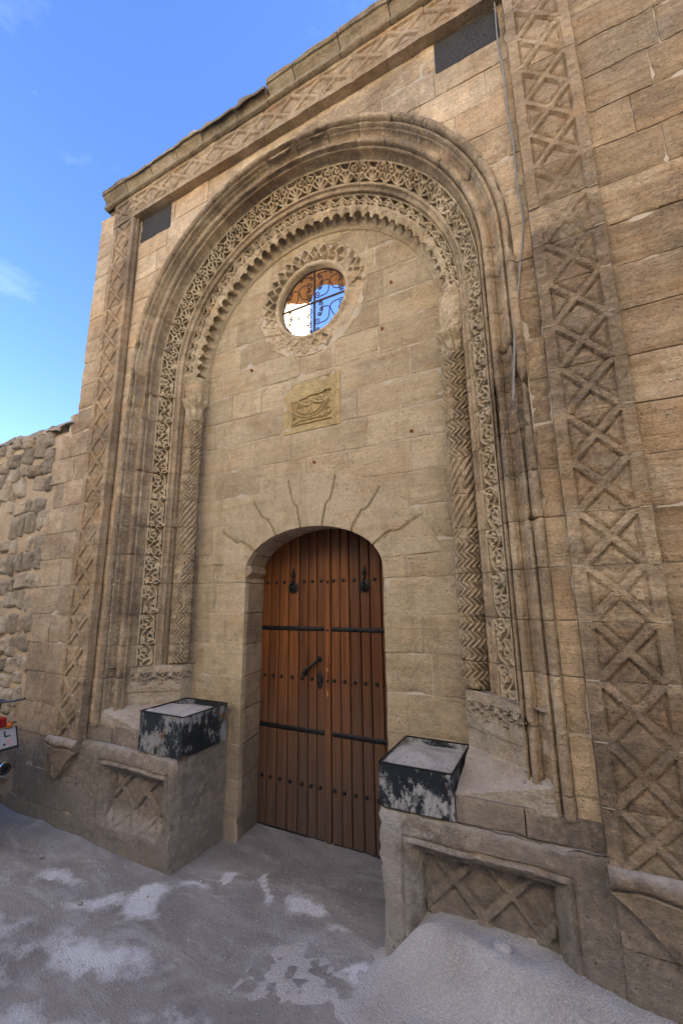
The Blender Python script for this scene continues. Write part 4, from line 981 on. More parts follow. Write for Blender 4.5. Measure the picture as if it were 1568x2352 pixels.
# ------------------------------------------------------------------ benches (carved blocks either side of the door)
def rect_in(x, z, a, b, c, d): return np.minimum(np.minimum(x - a, b - x), np.minimum(z - c, d - z))
def bench(sx):
    lab = 'low stone bench with sunken lattice panel %s' % ('right of the door, half buried in gravel' if sx > 0 else 'left of the door')
    B = thing('stone_bench', lab, 'stone bench', (sx * 1.1, .2, 0))
    xs = np.arange(.655, 1.601, .0085); zs = np.arange(-.12, .7001, .0085); X, Z = np.meshgrid(xs, zs)
    if sx > 0: a, b, c, d = .765, 1.465, .205, .615
    else: a, b, c, d = .705, 1.375, .15, .612
    D = rect_in(X + .004 * vnoise(X * 7, 1, Z * 7, 3), Z + .004 * vnoise(X * 7, 4, Z * 7, 3), a, b, c, d)
    Yv = .012 * sst(D, 0, .006) - .014 * np.exp(-((D - .026) / .011) ** 2) + .012 * sst(D, .040, .046) + .018 * sst(D, .056, .062) + .055 * sst(D, .070, .085)
    inn = sst(D, .085, .09)
    q = (X + Z - 1.42) if sx > 0 else (X + Z - 1.42); r_ = X - Z - .54
    e1 = np.abs((q / .235 + .5) % 1 - .5) * .235 / 1.414; e2 = np.abs((r_ / .235 + .5) % 1 - .5) * .235 / 1.414; E_ = np.minimum(e1, e2)
    Yv = Yv - inn * (.018 * (1 - sst(E_, .011, .018)) + .006 * sst(E_, .03, .04))
    if sx < 0: Yv = Yv * (1 - sst(Z, .345, .20) * .97)   # sloping worn ledge
    # worn edges
    dE = np.minimum(X - xs[0], .70 - Z)
    Yv = Yv + .022 * np.exp(-dE / .014) + .014 * fbm(X * 5, 2 + sx, Z * 5, 4, 7) + .007 * fbm(X * 22, 2, Z * 22, 4, 8)
    Yv = Yv + .05 * np.maximum(0, fbm(X * 4, 5, Z * 4, 3, 37 + sx) - .15) * np.exp(-dE / .06)
    cedge = lambda z: .026 * np.clip(fbm(z * 6, sx, 0, 3, 51) + .22, 0, 1) + .007 * vnoise(z * 32, sx, 0, 52)
    tedge = lambda x: .026 * np.clip(fbm(x * 6, sx, 9, 3, 53) + .15, 0, 1) + .006 * vnoise(x * 32, sx, 7, 54)
    Xf = X + cedge(Z) * np.exp(-(X - .655) / .022); Zf = Z - tedge(X) * np.exp(-(.70 - Z) / .018)
    for (c0, c1), (r0, r1) in [((a_, b_), (e_, f_)) for a_, b_ in ((0, 56), (55, len(xs))) for e_, f_ in ((0, 47), (46, len(zs)))]:
        P = np.stack([sx * Xf, Yv + .004, Zf], -1)[r0:r1, c0:c1]
        grid('bench_stone', P, M['bench'], B, None, None, sharp=45)
    # inner side towards the door
    ys = np.linspace(.0, .47, 34); zs2 = np.linspace(-.12, .7, 56); Yg, Z2 = np.meshgrid(ys, zs2)
    dE = np.minimum(.70 - Z2, Yg); fr = Yv[:, 0]; yfr = np.interp(Z2[:, 0], zs, fr)
    Xs = .655 + .010 * fbm(3 + sx, Yg * 5, Z2 * 5, 4, 9) * sst(Yg, 0, .05) + .02 * np.exp(-(.70 - Z2) / .014) + .022 * np.exp(-Yg / .012) * 0
    Xs = Xs + .006 * (np.abs(Z2 - .40 - .06 * (Yg)) < .004)
    Ysd = yfr[:, None] + .004 + Yg * (1 - (yfr[:, None] + .004) / .47)
    Xs[:, 0] = .655; Xs = Xs + cedge(Z2) * np.exp(-Yg / .035); Z2 = Z2 - tedge(np.full_like(Z2, .655)) * np.exp(-Yg / .03) * np.exp(-(.70 - Z2) / .018)
    grid('bench_side', np.stack([sx * Xs, Ysd, Z2], -1), M['bench'], B, None, None, front=(-sx, 0, 0), sharp=45)
    # top
    Xt, Yt = np.meshgrid(np.linspace(.655, 1.60, 60), np.linspace(0, .47, 34))
    yf = np.interp(Xt[0], xs, Yv[-1]) + .004; Yt2 = yf[None] + Yt / .47 * (.47 - yf[None])
    Xt2 = Xt + cedge(np.full_like(Xt, .70)) * np.exp(-(Xt - .655) / .022)
    Zt = .70 - tedge(Xt) * np.exp(-Yt / .03) + .004 * fbm(Xt * 9, Yt * 9, 2, 3, 5) * sst(Yt, 0, .03)
    grid('bench_top', np.stack([sx * Xt2, Yt2, Zt], -1), M['bench'], B, None, None, front=(0, 0, 1))
    return B
bench(1); bench(-1)

# ------------------------------------------------------------------ metal boxes filled with stone dust
def metal_box(name, x0, x1, y0, y1, z0, z1, mat, label, fill, seed):
    B = thing(name, label, 'metal box', ((x0 + x1) / 2, (y0 + y1) / 2, z0)); th = .004
    def panel(fix, a0, a1, axis, nrm):
        A, Z = np.meshgrid(np.linspace(a0, a1, 24), np.linspace(z0, z1, 16)); dent = .004 * fbm(A * 6, seed, Z * 6, 2, 9) * np.sin(PI * (A - a0) / (a1 - a0))
        o_, i_ = [], []
        if axis == 'x': P = np.stack([A, fix + dent, Z], -1)
        else: P = np.stack([fix + dent, A, Z], -1)
        back = tuple(-n * th for n in nrm)
        grid('box_side', P, mat, B, None, None, front=nrm); P2 = P + np.array(back); grid('box_lining', P2, mat, B, None, None, front=tuple(-n for n in nrm))
    panel(y0, x0, x1, 'x', (0, -1, 0)); panel(y1, x0, x1, 'x', (0, 1, 0)); panel(x0, y0, y1, 'y', (-1, 0, 0)); panel(x1, y0, y1, 'y', (1, 0, 0))
    V, Fc = [], []
    for a in ((x0 - .001, x1 + .001, y0 - .002, y0 + .006), (x0 - .001, x1 + .001, y1 - .006, y1 + .002), (x0 - .002, x0 + .006, y0 + .006, y1 - .006), (x1 - .006, x1 + .002, y0 + .006, y1 - .006)):
        boxv(V, Fc, a[0], a[1], a[2], a[3], z1 - .003, z1 + .003)
    mesh('box_rim', V, Fc, M['iron'], B, smooth=False)
    box('box_floor', x0 + .005, x1 - .005, y0 + .005, y1 - .005, z0, z0 + .004, mat, B)
    X, Y = np.meshgrid(np.linspace(x0 + .004, x1 - .004, 50), np.linspace(y0 + .004, y1 - .004, 50))
    o = grid('dust_fill', np.stack([X, Y, fill(X, Y)], -1), M['dust'], B, None, None, front=(0, 0, 1))
    return B
metal_box('metal_box', -1.02, -.628, .022, .415, .704, .942, M['boxL'], 'rust-spotted dark metal box full of dust on the left bench', lambda X, Y: .935 - .03 * sst(Y, .25, .4) + .010 * fbm(X * 12, Y * 12, 0, 4, 3), 3)
metal_box('metal_box', .668, 1.018, .022, .440, .704, .888, M['boxR'], 'black flaking metal box heaped with dust on the right bench', lambda X, Y: .880 + .034 * np.exp(-(((X - .80) / .10) ** 2 + ((Y - .16) / .12) ** 2)) - .02 * sst(Y, .25, .42) + .014 * fbm(X * 12, Y * 12, 0, 4, 6), 8)

# ------------------------------------------------------------------ the door
DO = thing('double_door', 'round headed brown plank double door with black iron studs and straps', 'door', (0, Y_DOOR, .03))
pl_x = [-.622, -.536, -.447, -.356, -.261, -.178, -.101, -.028]; pr_x = [.018, .093, .168, .253, .330, .415, .505, .622]
def plank(x0, x1, yo=0.0, name='plank', gap=.0025):
    xs = ticks(x0 + gap, x1 - gap, .02, .002, .007); zs = np.arange(.03, 2.241, .03); X, Z = np.meshgrid(xs, zs)
    top = 1.86 + .37 * np.sqrt(np.clip(1 - (X / .66) ** 2, 0, 1)); Z = .035 + (Z - .03) / 2.21 * (top - .035)
    d = np.minimum(X - xs[0], xs[-1] - X); Y = Y_DOOR + yo + .0012 * vnoise(X * 30, 2, Z * 3, 5) + .004 * np.exp(-d / .0022) + random.uniform(-.0012, .0012)
    Y = Y + .004 * sst(Z, .25, .03) * fbm(X * 40, 1, Z * 8, 2, 3)
    return grid(name, np.stack([X, Y, Z], -1), M['wood'], DO, None, (0, .03, 0))
for L_ in (pl_x, pr_x):
    for i, (a, b) in enumerate(zip(L_[:-1], L_[1:])): plank(a, b, gap=.0042 if i % 2 else .0018 if i in (0, 6) else .0036)
plank(-.026, .016, -.014, 'meeting_batten', .001)
box('door_backing', -.63, .63, .795, .80, .02, 2.22, M['black'], DO)
def stud(x, z, r=.0135, y=None):
    lathe('stud', [(r, 0), (r * .98, .004), (r * .8, .009), (r * .45, .012), (.001, .013)], (x, (Y_DOOR - .001) if y is None else y, z), (0, -1, 0), M['iron'], DO, 10)
for x in (-.556, -.475, -.396, -.214, -.141, -.062, .042, .123, .209, .370, .452, .53): stud(x, 1.785)
for x in (-.566, -.486, -.408, -.314, -.225, -.144, .042, .125, .205, .283, .366, .45, .53): stud(x, 1.082)
for x in (-.567, -.492, -.408, -.322, -.222, -.146, -.072, .041, .115, .197, .275, .36, .45, .53): stud(x, .380)
for z in (1.775, 1.08, 1.43): stud(-.005, z, .009, Y_DOOR - .015)
def strap(x0, x1, z):
    n_ = 70; U, V_ = np.meshgrid(np.linspace(0, 1, n_), np.linspace(-1, 1, 9)); hw = .0155 * np.where(U > .97, np.sqrt(np.clip(1 - ((U - .97) / .03) ** 2, .02, 1)), 1)
    X = x0 + (x1 - x0) * U; Z = z + V_ * hw; pat = .0018 * np.abs(np.sin(X * PI / .011)) * (np.abs(V_) < .7)
    o = grid('iron_strap', np.stack([X, Y_DOOR - .006 - pat + .003 * (np.abs(V_) > .95), Z], -1), M['iron'], DO, None, (0, .006, 0), sharp=60)
    for xx in np.linspace(x0 + (x1 - x0) * .05, x1 - (x1 - x0) * .04, 4):
        s = lathe('rivet', [(.010, 0), (.009, .004), (.005, .008), (.001, .009)], (xx, Y_DOOR - .007, z), (0, -1, 0), M['iron'], DO, 8)
for z in (1.435, .73, .052): strap(-.60, -.036, z); strap(.60, .020, z)
def knocker(x):
    n_ = 26; V, Fc = [], []
    pr = []
    for k in range(n_ * 2): a = 2 * PI * k / (n_ * 2); r = .045 + .0035 * (1 if k % 4 < 2 else -1); pr.append((x + r * math.cos(a), 1.742 + r * math.sin(a)))
    base = len(V)
    V = [(p[0], Y_DOOR - .004, p[1]) for p in pr] + [(x + (p[0] - x) * .7, Y_DOOR - .010, 1.742 + (p[1] - 1.742) * .7) for p in pr] + [(x, Y_DOOR - .016, 1.742)]
    N = len(pr); Fc = [(i, (i + 1) % N, N + (i + 1) % N, N + i) for i in range(N)] + [(N + i, N + (i + 1) % N, 2 * N) for i in range(N)]
    k_ = mesh('knocker', V, Fc, M['iron'], DO)
    out_ = [(0, .058), (.010, .050), (.006, .066), (.012, .085), (.021, .100), (.014, .118), (.006, .130), (.007, .140), (0, .155)]
    pts = [(p[0], p[1]) for p in out_] + [(-p[0], p[1]) for p in out_[-2:0:-1]]
    V = [(x + a, Y_DOOR - .012, 1.735 + b) for a, b in pts] + [(x + a * .9, Y_DOOR - .003, 1.735 + b) for a, b in pts]; N = len(pts)
    Fc = [(i, (i + 1) % N, N + (i + 1) % N, N + i) for i in range(N)]; Fc += [(i, i + 1, N - i - 1, N - i) for i in range(1, N // 2)] + [(0, 1, N - 1)]
    mesh('knocker_finial', V, Fc, M['iron'], k_)
    lathe('knocker_boss', [(.018, 0), (.017, .010), (.010, .018), (.001, .02)], (x, Y_DOOR - .012, 1.742), (0, -1, 0), M['iron'], k_, 14)
    lathe('knocker_knob', [(.015, 0), (.017, .008), (.010, .016), (.001, .018)], (x, Y_DOOR - .010, 1.838), (0, -1, 0), M['iron'], k_, 12)
    tubes('knocker_ring', [[(x + .029 * math.cos(a), Y_DOOR - .030 + .006 * math.sin(a), 1.742 + .029 * math.sin(a)) for a in np.linspace(0, 2 * PI, 25)[:-1]]], .0048, M['iron'], k_, 7, True)
    tubes('knocker_hinge', [[(x, Y_DOOR - .008, 1.80), (x, Y_DOOR - .028, 1.79), (x, Y_DOOR - .034, 1.772)]], .005, M['iron'], k_)
knocker(-.310); knocker(.292)
tubes('pull_handle', [[(-.205, Y_DOOR - .006, 1.115), (-.195, Y_DOOR - .030, 1.125), (-.165, Y_DOOR - .036, 1.150), (-.120, Y_DOOR - .036, 1.185), (-.088, Y_DOOR - .028, 1.212), (-.078, Y_DOOR - .006, 1.222)]], .0115, M['iron'], DO, 8)
for (x, z) in ((-.205, 1.115), (-.078, 1.222)): lathe('handle_plate', [(.023, 0), (.02, .005), (.01, .007)], (x, Y_DOOR - .001, z), (0, -1, 0), M['iron'], DO, 7)
V = []; N = 32
for k in range(N): a = 2 * PI * k / N; r = 1 + .10 * (1 if k % 2 else -1); V.append((-.073 + .026 * r * math.cos(a) * (1 - .35 * abs(math.sin(a)) ** 3), Y_DOOR - .004, 1.078 + .062 * r * math.sin(a)))
V += [(-.073 + (v[0] + .073) * .6, Y_DOOR - .010, 1.078 + (v[2] - 1.078) * .6) for v in V] + [(-.073, Y_DOOR - .013, 1.078)]
o = mesh('keyhole_plate', V, [(i, (i + 1) % N, N + (i + 1) % N, N + i) for i in range(N)] + [(N + i, N + (i + 1) % N, 2 * N) for i in range(N)], M['iron'], DO)
lathe('lock_cylinder', [(.012, 0), (.012, .008), (.009, .012), (.001, .012)], (-.073, Y_DOOR - .012, 1.078), (0, -1, 0), M['rustiron'], o, 12)
M['scar'] = simple('bare_wood_scar', (.42, .22, .08), .9)
def scar(cx, cz, w_, h_, sd_):
    V = [(cx, Y_DOOR - .0168, cz)] + [(cx + w_ * (1 + .35 * float(vnoise(k, sd_, 0, 3))) * math.cos(2 * PI * k / 12), Y_DOOR - .0162, cz + h_ * (1 + .35 * float(vnoise(k, sd_, 5, 3))) * math.sin(2 * PI * k / 12)) for k in range(12)]
    mesh('wood_scar', V, [(0, 1 + k, 1 + (k + 1) % 12) for k in range(12)], M['scar'], DO)
scar(-.006, 1.155, .009, .014, 1); scar(-.006, .995, .007, .022, 4)
box('threshold', -.62, .62, Y_DOOR - .02, Y_DOOR + .05, -.05, .035, M['left'], FA, .006)

# ------------------------------------------------------------------ rubble wall to the left
RW = thing('rubble_wall', 'old rubble stone wall with sandy mortar left of the portal', 'wall', (-3.3, .1, 0))
X, Z = np.meshgrid(np.arange(-5.2, -2.19, .035), np.arange(-.12, 3.23, .035))
m_ = (X[:-1, :-1] < 9); grid('mortar_bed', np.stack([X, .022 + .012 * fbm(X * 5, 1, Z * 5, 4, 5) + .5 * np.maximum(0, Z - 3.12) , Z], -1), M['mortar2'], RW, None, None)
protos = []
def stone_mesh(k, big=False):
    n_ = 15; U, V_ = np.meshgrid(np.linspace(-1, 1, n_), np.linspace(-1, 1, n_))
    ax_ = np.sign(U) * np.abs(U) ** .8; az_ = np.sign(V_) * np.abs(V_) ** .8
    rr = np.maximum(np.abs(U), np.abs(V_)); ln = np.maximum(np.hypot(U, V_), 1e-6); f = rr / ln; mixv = .12
    px = U * (mixv * f / 1 + (1 - mixv)) ; pz = V_ * (mixv * f + (1 - mixv))
    px = px + .16 * fbm(U * 1.6, V_ * 1.6, k * 3.1, 3, 5); pz = pz + .16 * fbm(U * 1.6, V_ * 1.6, k * 3.1 + 50, 3, 6)
    y = -.85 * (1 - np.clip(rr, 0, 1) ** 5.5) + .55 * fbm(U * 1.9, V_ * 1.9, k * 7.7, 5, 8) + .22 * vnoise(U * 1.1, V_ * 1.1, k * 3.3, 4) * (rr < .99)
    me = grid('stone_proto', np.stack([px * .5, y, pz * .5], -1), M['rubble'], None, None, (0, .6, 0), sharp=70)
    return me
for k in range(16):
    o = stone_mesh(k); protos.append(o.data); bpy.data.objects.remove(o)
rw = random.Random(3); z = -.02
while z < 3.10:
    h = rw.uniform(.12, .22); x = -2.40 + rw.uniform(-.08, .05) - (0 if z < 2.9 else .06)
    if z + h > 3.2: h = 3.2 - z
    while x > -4.9:
        w = rw.uniform(.09, .25) if x > -4 else rw.uniform(.2, .34)
        hh = h * rw.uniform(.75, 1.10)
        if rw.random() > .07:
            o = bpy.data.objects.new('rubble_stone', rw.choice(protos)); COL.objects.link(o); o.parent = RW
            o.location = Vector((x - w / 2, .026, z + h / 2 + rw.uniform(-.03, .03) + .04 * math.sin(x * 2.7 + z))) - RW.location
            o.scale = (w * rw.uniform(.88, 1.04) * rw.choice((1, -1)), rw.uniform(.025, .055), hh * 1.0); o.rotation_euler = (0, rw.uniform(-.28, .28), 0)
            if hh < h * .72:                            # small pinning stone in the gap
                o = bpy.data.objects.new('rubble_stone', rw.choice(protos)); COL.objects.link(o); o.parent = RW
                o.location = Vector((x - w / 2 + rw.uniform(-.03, .03), .026, z + h * .06)) - RW.location; o.scale = (w * .45, .03, h * .28)
        x -= w + rw.uniform(-.004, .012)
    z += h * .98
# weathered sloping coping of the rubble wall
x = -2.14; rc = random.Random(9)
while x > -5.0:
    w = rc.uniform(.16, .34); n1, n2 = 14, 12
    U, V_ = np.meshgrid(np.linspace(0, 1, n1), np.linspace(0, 1, n2)); e = np.exp(-np.minimum(U, 1 - U) / .06)
    Xc = x - w + .004 + (w - .008) * U; dpt = .0 + .52 * V_; zt = 3.20 + .10 * sst(V_, .0, .18) + .10 * V_
    P = np.stack([Xc, .0 + dpt + .02 * e + .02 * fbm(Xc * 8, dpt * 8, 1, 3, 3) - .01, zt + .028 * fbm(Xc * 7, dpt * 7, 2, 4, 5) - .02 * e], -1)
    grid('coping_stone', P, M['rubble'], RW, None, None, front=(0, -1, 1))
    x -= w
box('wall_core', -5.2, -2.135, .06, .5, -.1, 3.19, M['mortar2'], RW)

# ------------------------------------------------------------------ gravel heap
def heap_z(x, y):
    edge = .66 + .30 * np.minimum(0, y); lft = sst(x, edge - .06 + .12 * np.clip(-y, 0, 1) * 0, edge + .26 + .85 * np.clip(-y * 5, 0, 1))
    h = (.252 - .06 * sst(x, 1.25, 1.75)) * lft
    h = h * (1 - .22 * sst(-y, .03, .22))
    fr = np.exp(-(np.minimum(0, y + .22) / .52) ** 2) * (1 - sst(-y, .7, 1.5) * .5)
    back_ = 1 - .10 * sst(y, -.2, .1)
    return ground_z(x, y) - .03 + (h + .03) * fr * back_ * (1 + .08 * fbm(x * 4, y * 4, 0, 3, 7)) + .006 * fbm(x * 14, y * 14, 0, 3, 9)
xs = np.arange(.15, 3.2, .02); ys = np.arange(-1.7, .111, .02); X, Y = np.meshgrid(xs, ys)
Z = heap_z(X, Y) + .004 * fbm(X * 40, Y * 40, 0, 2, 12)
gz = ground_z(X, Y); keep = (Z > gz - .03)
keep = keep[:-1, :-1] & keep[1:, 1:]
HP = grid('gravel_heap', np.stack([X, Y, Z], -1), M['gravel'], None, keep, None, front=(0, 0, 1)); tag(HP, 'heap of pale grey crushed gravel banked against the right bench', 'gravel heap', kind='stuff')
# loose grains
N = 9000; px = RNG.uniform(.55, 2.2, N); py = RNG.uniform(-1.3, .09, N); pz = heap_z(px, py); ok = pz > ground_z(px, py) + .012; px, py, pz = px[ok], py[ok], pz[ok]; N = len(px)
oct_ = np.array([(1, 0, 0), (0, 1, 0), (-1, 0, 0), (0, -1, 0), (0, 0, 1), (0, 0, -1)], float); of = np.array([(0, 1, 4), (1, 2, 4), (2, 3, 4), (3, 0, 4), (1, 0, 5), (2, 1, 5), (3, 2, 5), (0, 3, 5)])
def grains(name, px, py, pz, r, mat, label, cat):
    N = len(px); sc = r[:, None, None] * RNG.uniform(.6, 1.3, (N, 6, 1)); a = RNG.uniform(0, 6.28, N); c, s = np.cos(a), np.sin(a)
    V = oct_[None] * sc * np.array([1, 1, .7]); V = np.stack([V[..., 0] * c[:, None] - V[..., 1] * s[:, None], V[..., 0] * s[:, None] + V[..., 1] * c[:, None], V[..., 2]], -1)
    V = V + np.stack([px, py, pz], -1)[:, None]; Fq = (of[None] + np.arange(N)[:, None, None] * 6).reshape(-1, 3)
    return tag(mesh(name, V, Fq, mat, smooth=False), label, cat, kind='stuff')
grains('gravel_grains', px, py, pz + .001, RNG.uniform(.0015, .0045, N), M['grain'], 'loose grains of crushed stone scattered over the gravel heap', 'gravel')
N = 2600; px = np.concatenate([RNG.uniform(-3.6, 1.2, N), RNG.uniform(-3, .6, 500)]); py = np.concatenate([RNG.uniform(-1.5, .7, N), RNG.uniform(-.25, -.01, 500)])
ok = ~((py > -.02) & (np.abs(px) > .63)); px, py = px[ok], py[ok]; N = len(px)
grains('stone_crumbs', px, py, ground_z(px, py) + .004, RNG.uniform(.0015, .005, N) * (1 + 1.6 * (RNG.random(N) > .97)), M['grain'], 'small stone crumbs strewn over the dusty ground', 'debris')
for k, (x, y, r) in enumerate(((1.18, -.02, .026), (-1.5, -.22, .014), (-.9, -.35, .012), (-.35, .1, .010))):
    n1, n2 = 10, 16; U, V_ = np.meshgrid(np.linspace(0, 2 * PI, n2), np.linspace(-PI / 2, PI / 2, n1)); rr = r * (1 + .35 * fbm(np.cos(U) * 1.5, np.sin(U) * 1.5, V_ * 1.2 + k * 9, 3, 4))
    zz_ = float(max(heap_z(np.array(x), np.array(y)), ground_z(np.array(x), np.array(y))))
    P = np.stack([x + rr * np.cos(U) * np.cos(V_) * 1.3, y + rr * np.sin(U) * np.cos(V_), zz_ + r * .15 + rr * np.sin(V_) * .7], -1)
    lab = ['pale stone lump half sunk at the top of the gravel heap', 'brown stone chip on the ground before the left bench', 'small chip on the ground near the left bench corner', 'small chip on the ground before the door'][k]
    o = grid('loose_stone', P, M['gravel'] if k < 1 else M['bench'], None, None, None, front=(0, 0, 1)); tag(o, lab, 'stone', 'loose stones on the ground')
# ------------------------------------------------------------------ cable and thin wire
cp = [(1.538, 5.40), (1.538, 5.05), (1.528, 4.80), (1.545, 4.55), (1.538, 4.258), (1.552, 4.0), (1.540, 3.784), (1.556, 3.6), (1.540, 3.45), (1.515, 3.319), (1.49, 3.15), (1.46, 2.977), (1.44, 2.78), (1.416, 2.575)]
def smooth_line(p, k=6):
    p = np.array(p, float); t_ = np.linspace(0, len(p) - 1, (len(p) - 1) * k + 1); q = np.stack([np.interp(t_, np.arange(len(p)), p[:, i]) for i in range(p.shape[1])], -1)
    for _ in range(k): q[1:-1] = (q[:-2] + q[1:-1] * 2 + q[2:]) / 4
    return q
q = smooth_line(cp)
o = tubes('cable', [[(a, Y_FLAT - .016 - .006 * math.sin(b * 5), b) for a, b in q]], .0048, M['cable'], None, 8); tag(o, 'grey cable hanging down the wall beside the right lattice frame', 'cable')
q = smooth_line([(1.416, 2.575), (1.385, 2.46), (1.352, 2.36), (1.345, 2.28), (1.352, 2.20), (1.395, 2.180)])
o = tubes('thin_wire', [[(a, -.012, b) for a, b in q], [(1.420, -.004, 2.56), (1.45, -.002, 2.48), (1.492, .022, 2.40)]], .0022, M['wire'], None, 5); tag(o, 'thin dark wire dangling from the cable end by the moulding', 'wire')

# dry weed on the cornice
V, Fc = [], []
for k in range(9):
    a = random.uniform(-.5, .5); tube(V, Fc, [(-1.30 + k * .006, .03, 5.50), (-1.30 + k * .006 + a * .04, .03, 5.56), (-1.30 + k * .006 + a * .10, .02, 5.62 + random.uniform(-.02, .02))], [.0016, .0012, .0006], 4)
tag(mesh('dry_weed', V, Fc, M['weed']), 'wisp of dry weed growing on the cornice', 'plant')

# ------------------------------------------------------------------ motorcycle, only its tail enters the picture
MO = thing('parked_motorcycle', 'red motorcycle parked by the left wall with plate and chrome exhaust showing', 'motorcycle', (-2.55, -.42, .11))
my = -.42
def wheel(cx):
    w = tubes('wheel', [[(cx + .245 * math.cos(a), my, .405 + .245 * math.sin(a)) for a in np.linspace(0, 2 * PI, 41)[:-1]]], .050, M['rubber'], MO, 12, True)
    tubes('rim', [[(cx + .195 * math.cos(a), my, .405 + .195 * math.sin(a)) for a in np.linspace(0, 2 * PI, 33)[:-1]]], .014, M['chrome'], w, 8, True)
    lathe('hub', [(.03, -.06), (.045, -.03), (.045, .03), (.03, .06)], (cx, my, .405), (0, 1, 0), M['chrome'], w, 16)
    for k in range(12): tubes('spoke', [[(cx + .04 * math.cos(k * PI / 6), my + .02 * (-1) ** k, .405 + .04 * math.sin(k * PI / 6)), (cx + .19 * math.cos(k * PI / 6 + .2), my, .405 + .19 * math.sin(k * PI / 6 + .2))]], .0018, M['chrome'], w, 4)
wheel(-2.12); wheel(-3.36)
def loft(name, secs, mat, parent, n=14):
    V, Fc = [], []
    for (x, z, hw, hh) in secs:
        for k in range(n): a = 2 * PI * k / n; c, s = math.cos(a), math.sin(a); V.append((x, my + hw * math.copysign(abs(c) ** .7, c), z + hh * math.copysign(abs(s) ** .7, s)))
    for i in range(len(secs) - 1):
        for k in range(n): Fc.append((i * n + k, i * n + (k + 1) % n, (i + 1) * n + (k + 1) % n, (i + 1) * n + k))
    Fc += [tuple(range(n))[::-1], tuple((len(secs) - 1) * n + k for k in range(n))]
    return mesh(name, V, Fc, mat, parent)
loft('seat', [(-2.02, .90, .09, .035), (-2.2, .90, .12, .05), (-2.45, .885, .13, .055), (-2.68, .87, .10, .045)], M['black'], MO)
loft('fuel_tank', [(-2.66, .90, .07, .05), (-2.75, .92, .12, .10), (-2.95, .95, .14, .12), (-3.08, .94, .08, .07)], M['red'], MO)
loft('tail_fairing', [(-1.98, .86, .05, .025), (-2.1, .84, .085, .045), (-2.35, .80, .10, .06), (-2.6, .76, .08, .05)], M['red'], MO)
loft('engine', [(-2.45, .42, .10, .08), (-2.55, .46, .15, .13), (-2.8, .50, .16, .16), (-2.92, .50, .08, .10)], M['chrome'], MO)
tubes('frame_tube', [[(-2.12, my + .07, .405), (-2.5, my + .07, .42), (-2.7, my + .05, .75), (-3.08, my, .92)], [(-2.12, my - .07, .405), (-2.5, my - .07, .42), (-2.7, my - .05, .75)], [(-3.05, my, .95), (-3.0, my, .4), (-2.5, my, .3)]], .017, M['black'], MO)
tubes('fork', [[(-3.36, my + .08, .405), (-3.12, my + .08, 1.02)], [(-3.36, my - .08, .405), (-3.12, my - .08, 1.02)]], .018, M['chrome'], MO)
tubes('handlebar', [[(-2.92, my - .34, 1.10), (-3.05, my - .2, 1.10), (-3.1, my, 1.06), (-3.05, my + .2, 1.10), (-2.92, my + .34, 1.10)]], .012, M['black'], MO)
lathe('headlight', [(.03, -.06), (.08, -.02), (.085, .03), (.001, .04)], (-3.22, my, .95), (-1, 0, 0), M['chrome'], MO)
tubes('rear_fender', [[(-2.12 + .31 * math.cos(a), my, .405 + .33 * math.sin(a)) for a in np.linspace(.25, 2.1, 14)]], .04, M['black'], MO, 8)
tl = box('tail_light', -1.90, -1.785, my - .055, my + .04, .853, .915, M['red'], MO, .008)
for k in range(3): box('lens_rib', -1.79, -1.782, my - .05, my + .035, .868 + k * .016, .872 + k * .016, M['red'], tl)
box('light_bracket', -2.0, -1.89, my - .04, my + .03, .845, .90, M['black'], MO, .006)
for s_ in (-1, 1):
    tubes('indicator_stem', [[(-1.86, my + .03 * s_, .868), (-1.83, my + .12 * s_, .862)]], .006, M['black'], MO)
    lathe('turn_signal', [(.012, -.02), (.021, -.008), (.022, .012), (.012, .024), (.001, .027)], (-1.80, my + (.06 if s_ > 0 else -.14), .862), (1, 0, 0), M['amber'], MO, 14)
# plate, tilted, facing back (+x)
def plate_pt(u, v, o=0): return (-1.80 + .05 * (1 - v) + o * .95, my - .10 + .20 * u, .735 + .105 * v + o * .3)
def pq(name, u0, u1, v0, v1, o, mat, parent, th=.003):
    V = [plate_pt(u0, v0, o), plate_pt(u1, v0, o), plate_pt(u1, v1, o), plate_pt(u0, v1, o)]; V += [plate_pt(u0, v0, o - th), plate_pt(u1, v0, o - th), plate_pt(u1, v1, o - th), plate_pt(u0, v1, o - th)]
    return mesh(name, V, [(0, 1, 2, 3), (7, 6, 5, 4), (0, 4, 5, 1), (1, 5, 6, 2), (2, 6, 7, 3), (3, 7, 4, 0)], mat, parent, smooth=False)
PB = pq('plate_holder', -.06, 1.06, -.14, 1.04, -.002, M['black'], MO, .010)
pp = pq('number_plate', .0, 1.0, .0, 1.0, .002, M['white'], PB)
pp.name = 'number_plate'
V, Fc = [], []
def pstroke(u0, u1, v0, v1):
    k = len(V); V.extend([plate_pt(u0, v0, .0035), plate_pt(u1, v0, .0035), plate_pt(u1, v1, .0035), plate_pt(u0, v1, .0035)]); Fc.append((k, k + 1, k + 2, k + 3))
pstroke(.66, .70, .56, .90); pstroke(.70, .84, .56, .62); pstroke(.12, .16, .56, .90); pstroke(.3, .34, .56, .9); pstroke(.34, .44, .84, .9)
pstroke(.60, .68, .14, .24); pstroke(.2, .24, .1, .4); pstroke(.35, .39, .1, .4)
tag(mesh('plate_lettering', V, Fc, M['black'], PB, smooth=False), kind='stuff')
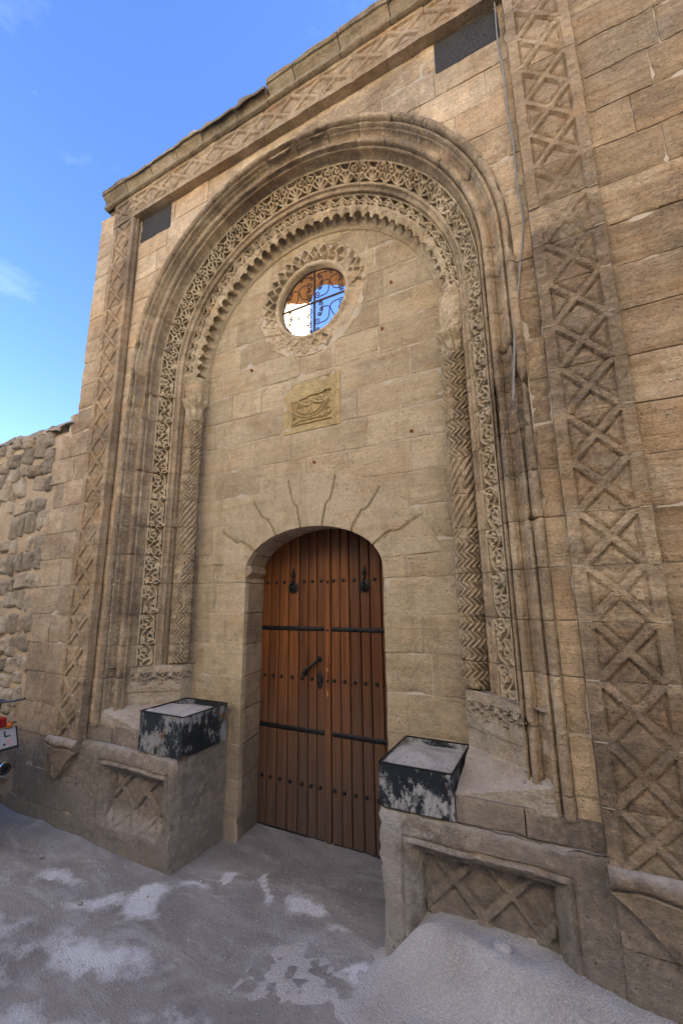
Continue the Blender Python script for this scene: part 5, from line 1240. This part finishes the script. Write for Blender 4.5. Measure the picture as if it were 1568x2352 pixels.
tubes('plate_seal', [[plate_pt(.80 + .075 * math.cos(a), .24 + .13 * math.sin(a), .004) for a in np.linspace(0, 2 * PI, 17)[:-1]]], .0022, M['pink'], PB, 5, True)
tubes('luggage_rack', [[(-2.3, my - .1, .985), (-1.93, my - .09, .99), (-1.88, my, .99), (-1.93, my + .09, .99), (-2.3, my + .1, .985)], [(-2.0, my - .09, .99), (-1.95, my - .07, .87)], [(-1.98, my + .08, .99), (-1.93, my + .05, .87)], [(-1.95, my + .02, .99), (-1.78, my + .06, 1.01), (-1.58, my + .02, 1.052)]], .007, M['black'], MO, 6)
ex = lathe('exhaust', [(.022, -.75), (.030, -.55), (.040, -.40), (.043, -.02), (.040, 0), (.034, .004), (.030, -.004), (.022, -.03), (.001, -.031)], (-1.70, my - .02 + .04, .625), (1, 0, .10), M['chrome'], MO, 22)
lathe('exhaust_tip', [(.018, -.035), (.028, -.012), (.029, .0), (.018, .0), (.017, -.03)], (-1.694, my + .02, .6255), (1, 0, .10), M['black'], ex, 18)
tubes('side_stand', [[(-2.6, my - .08, .35), (-2.62, my - .2, .12)]], .009, M['black'], MO)

# ------------------------------------------------------------------ house across the street (behind the viewer; its sunlit front lights the portal)
NW = thing('unseen_street_wall', 'unseen plain stone wall continuing the street, added to block stray sun', 'wall', (8, .3, 0)); box('wall_core', 3.42, 16, .0, .9, -.05, 6.4, M['side'], NW)  # out of view, added so sun does not reach the street
NV = thing('unseen_left_wall', 'unseen rubble coloured wall continuing to the left, added against stray sun', 'wall', (-9, .3, 0)); box('wall_core', -16, -5.22, .0, .5, -.05, 3.25, M['rubble'], NV)  # out of view, added to stop stray sun from the left side
OH = thing('opposite_house', 'plastered house front on the other side of the narrow street', 'house', (0, -6.0, 0))
box('house_wall', -12, 12, -8.0, -4.7, -.05, 7.0, M['plaster'], OH)
for k in range(6):
    x = -9 + 3.4 * k; w_ = box('window', x, x + .9, -4.70, -4.675, 3.6, 5.0, M['wood'], OH, .01)
    box('sill', x - .06, x + .96, -4.70, -4.63, 3.52, 3.59, M['left'], w_)
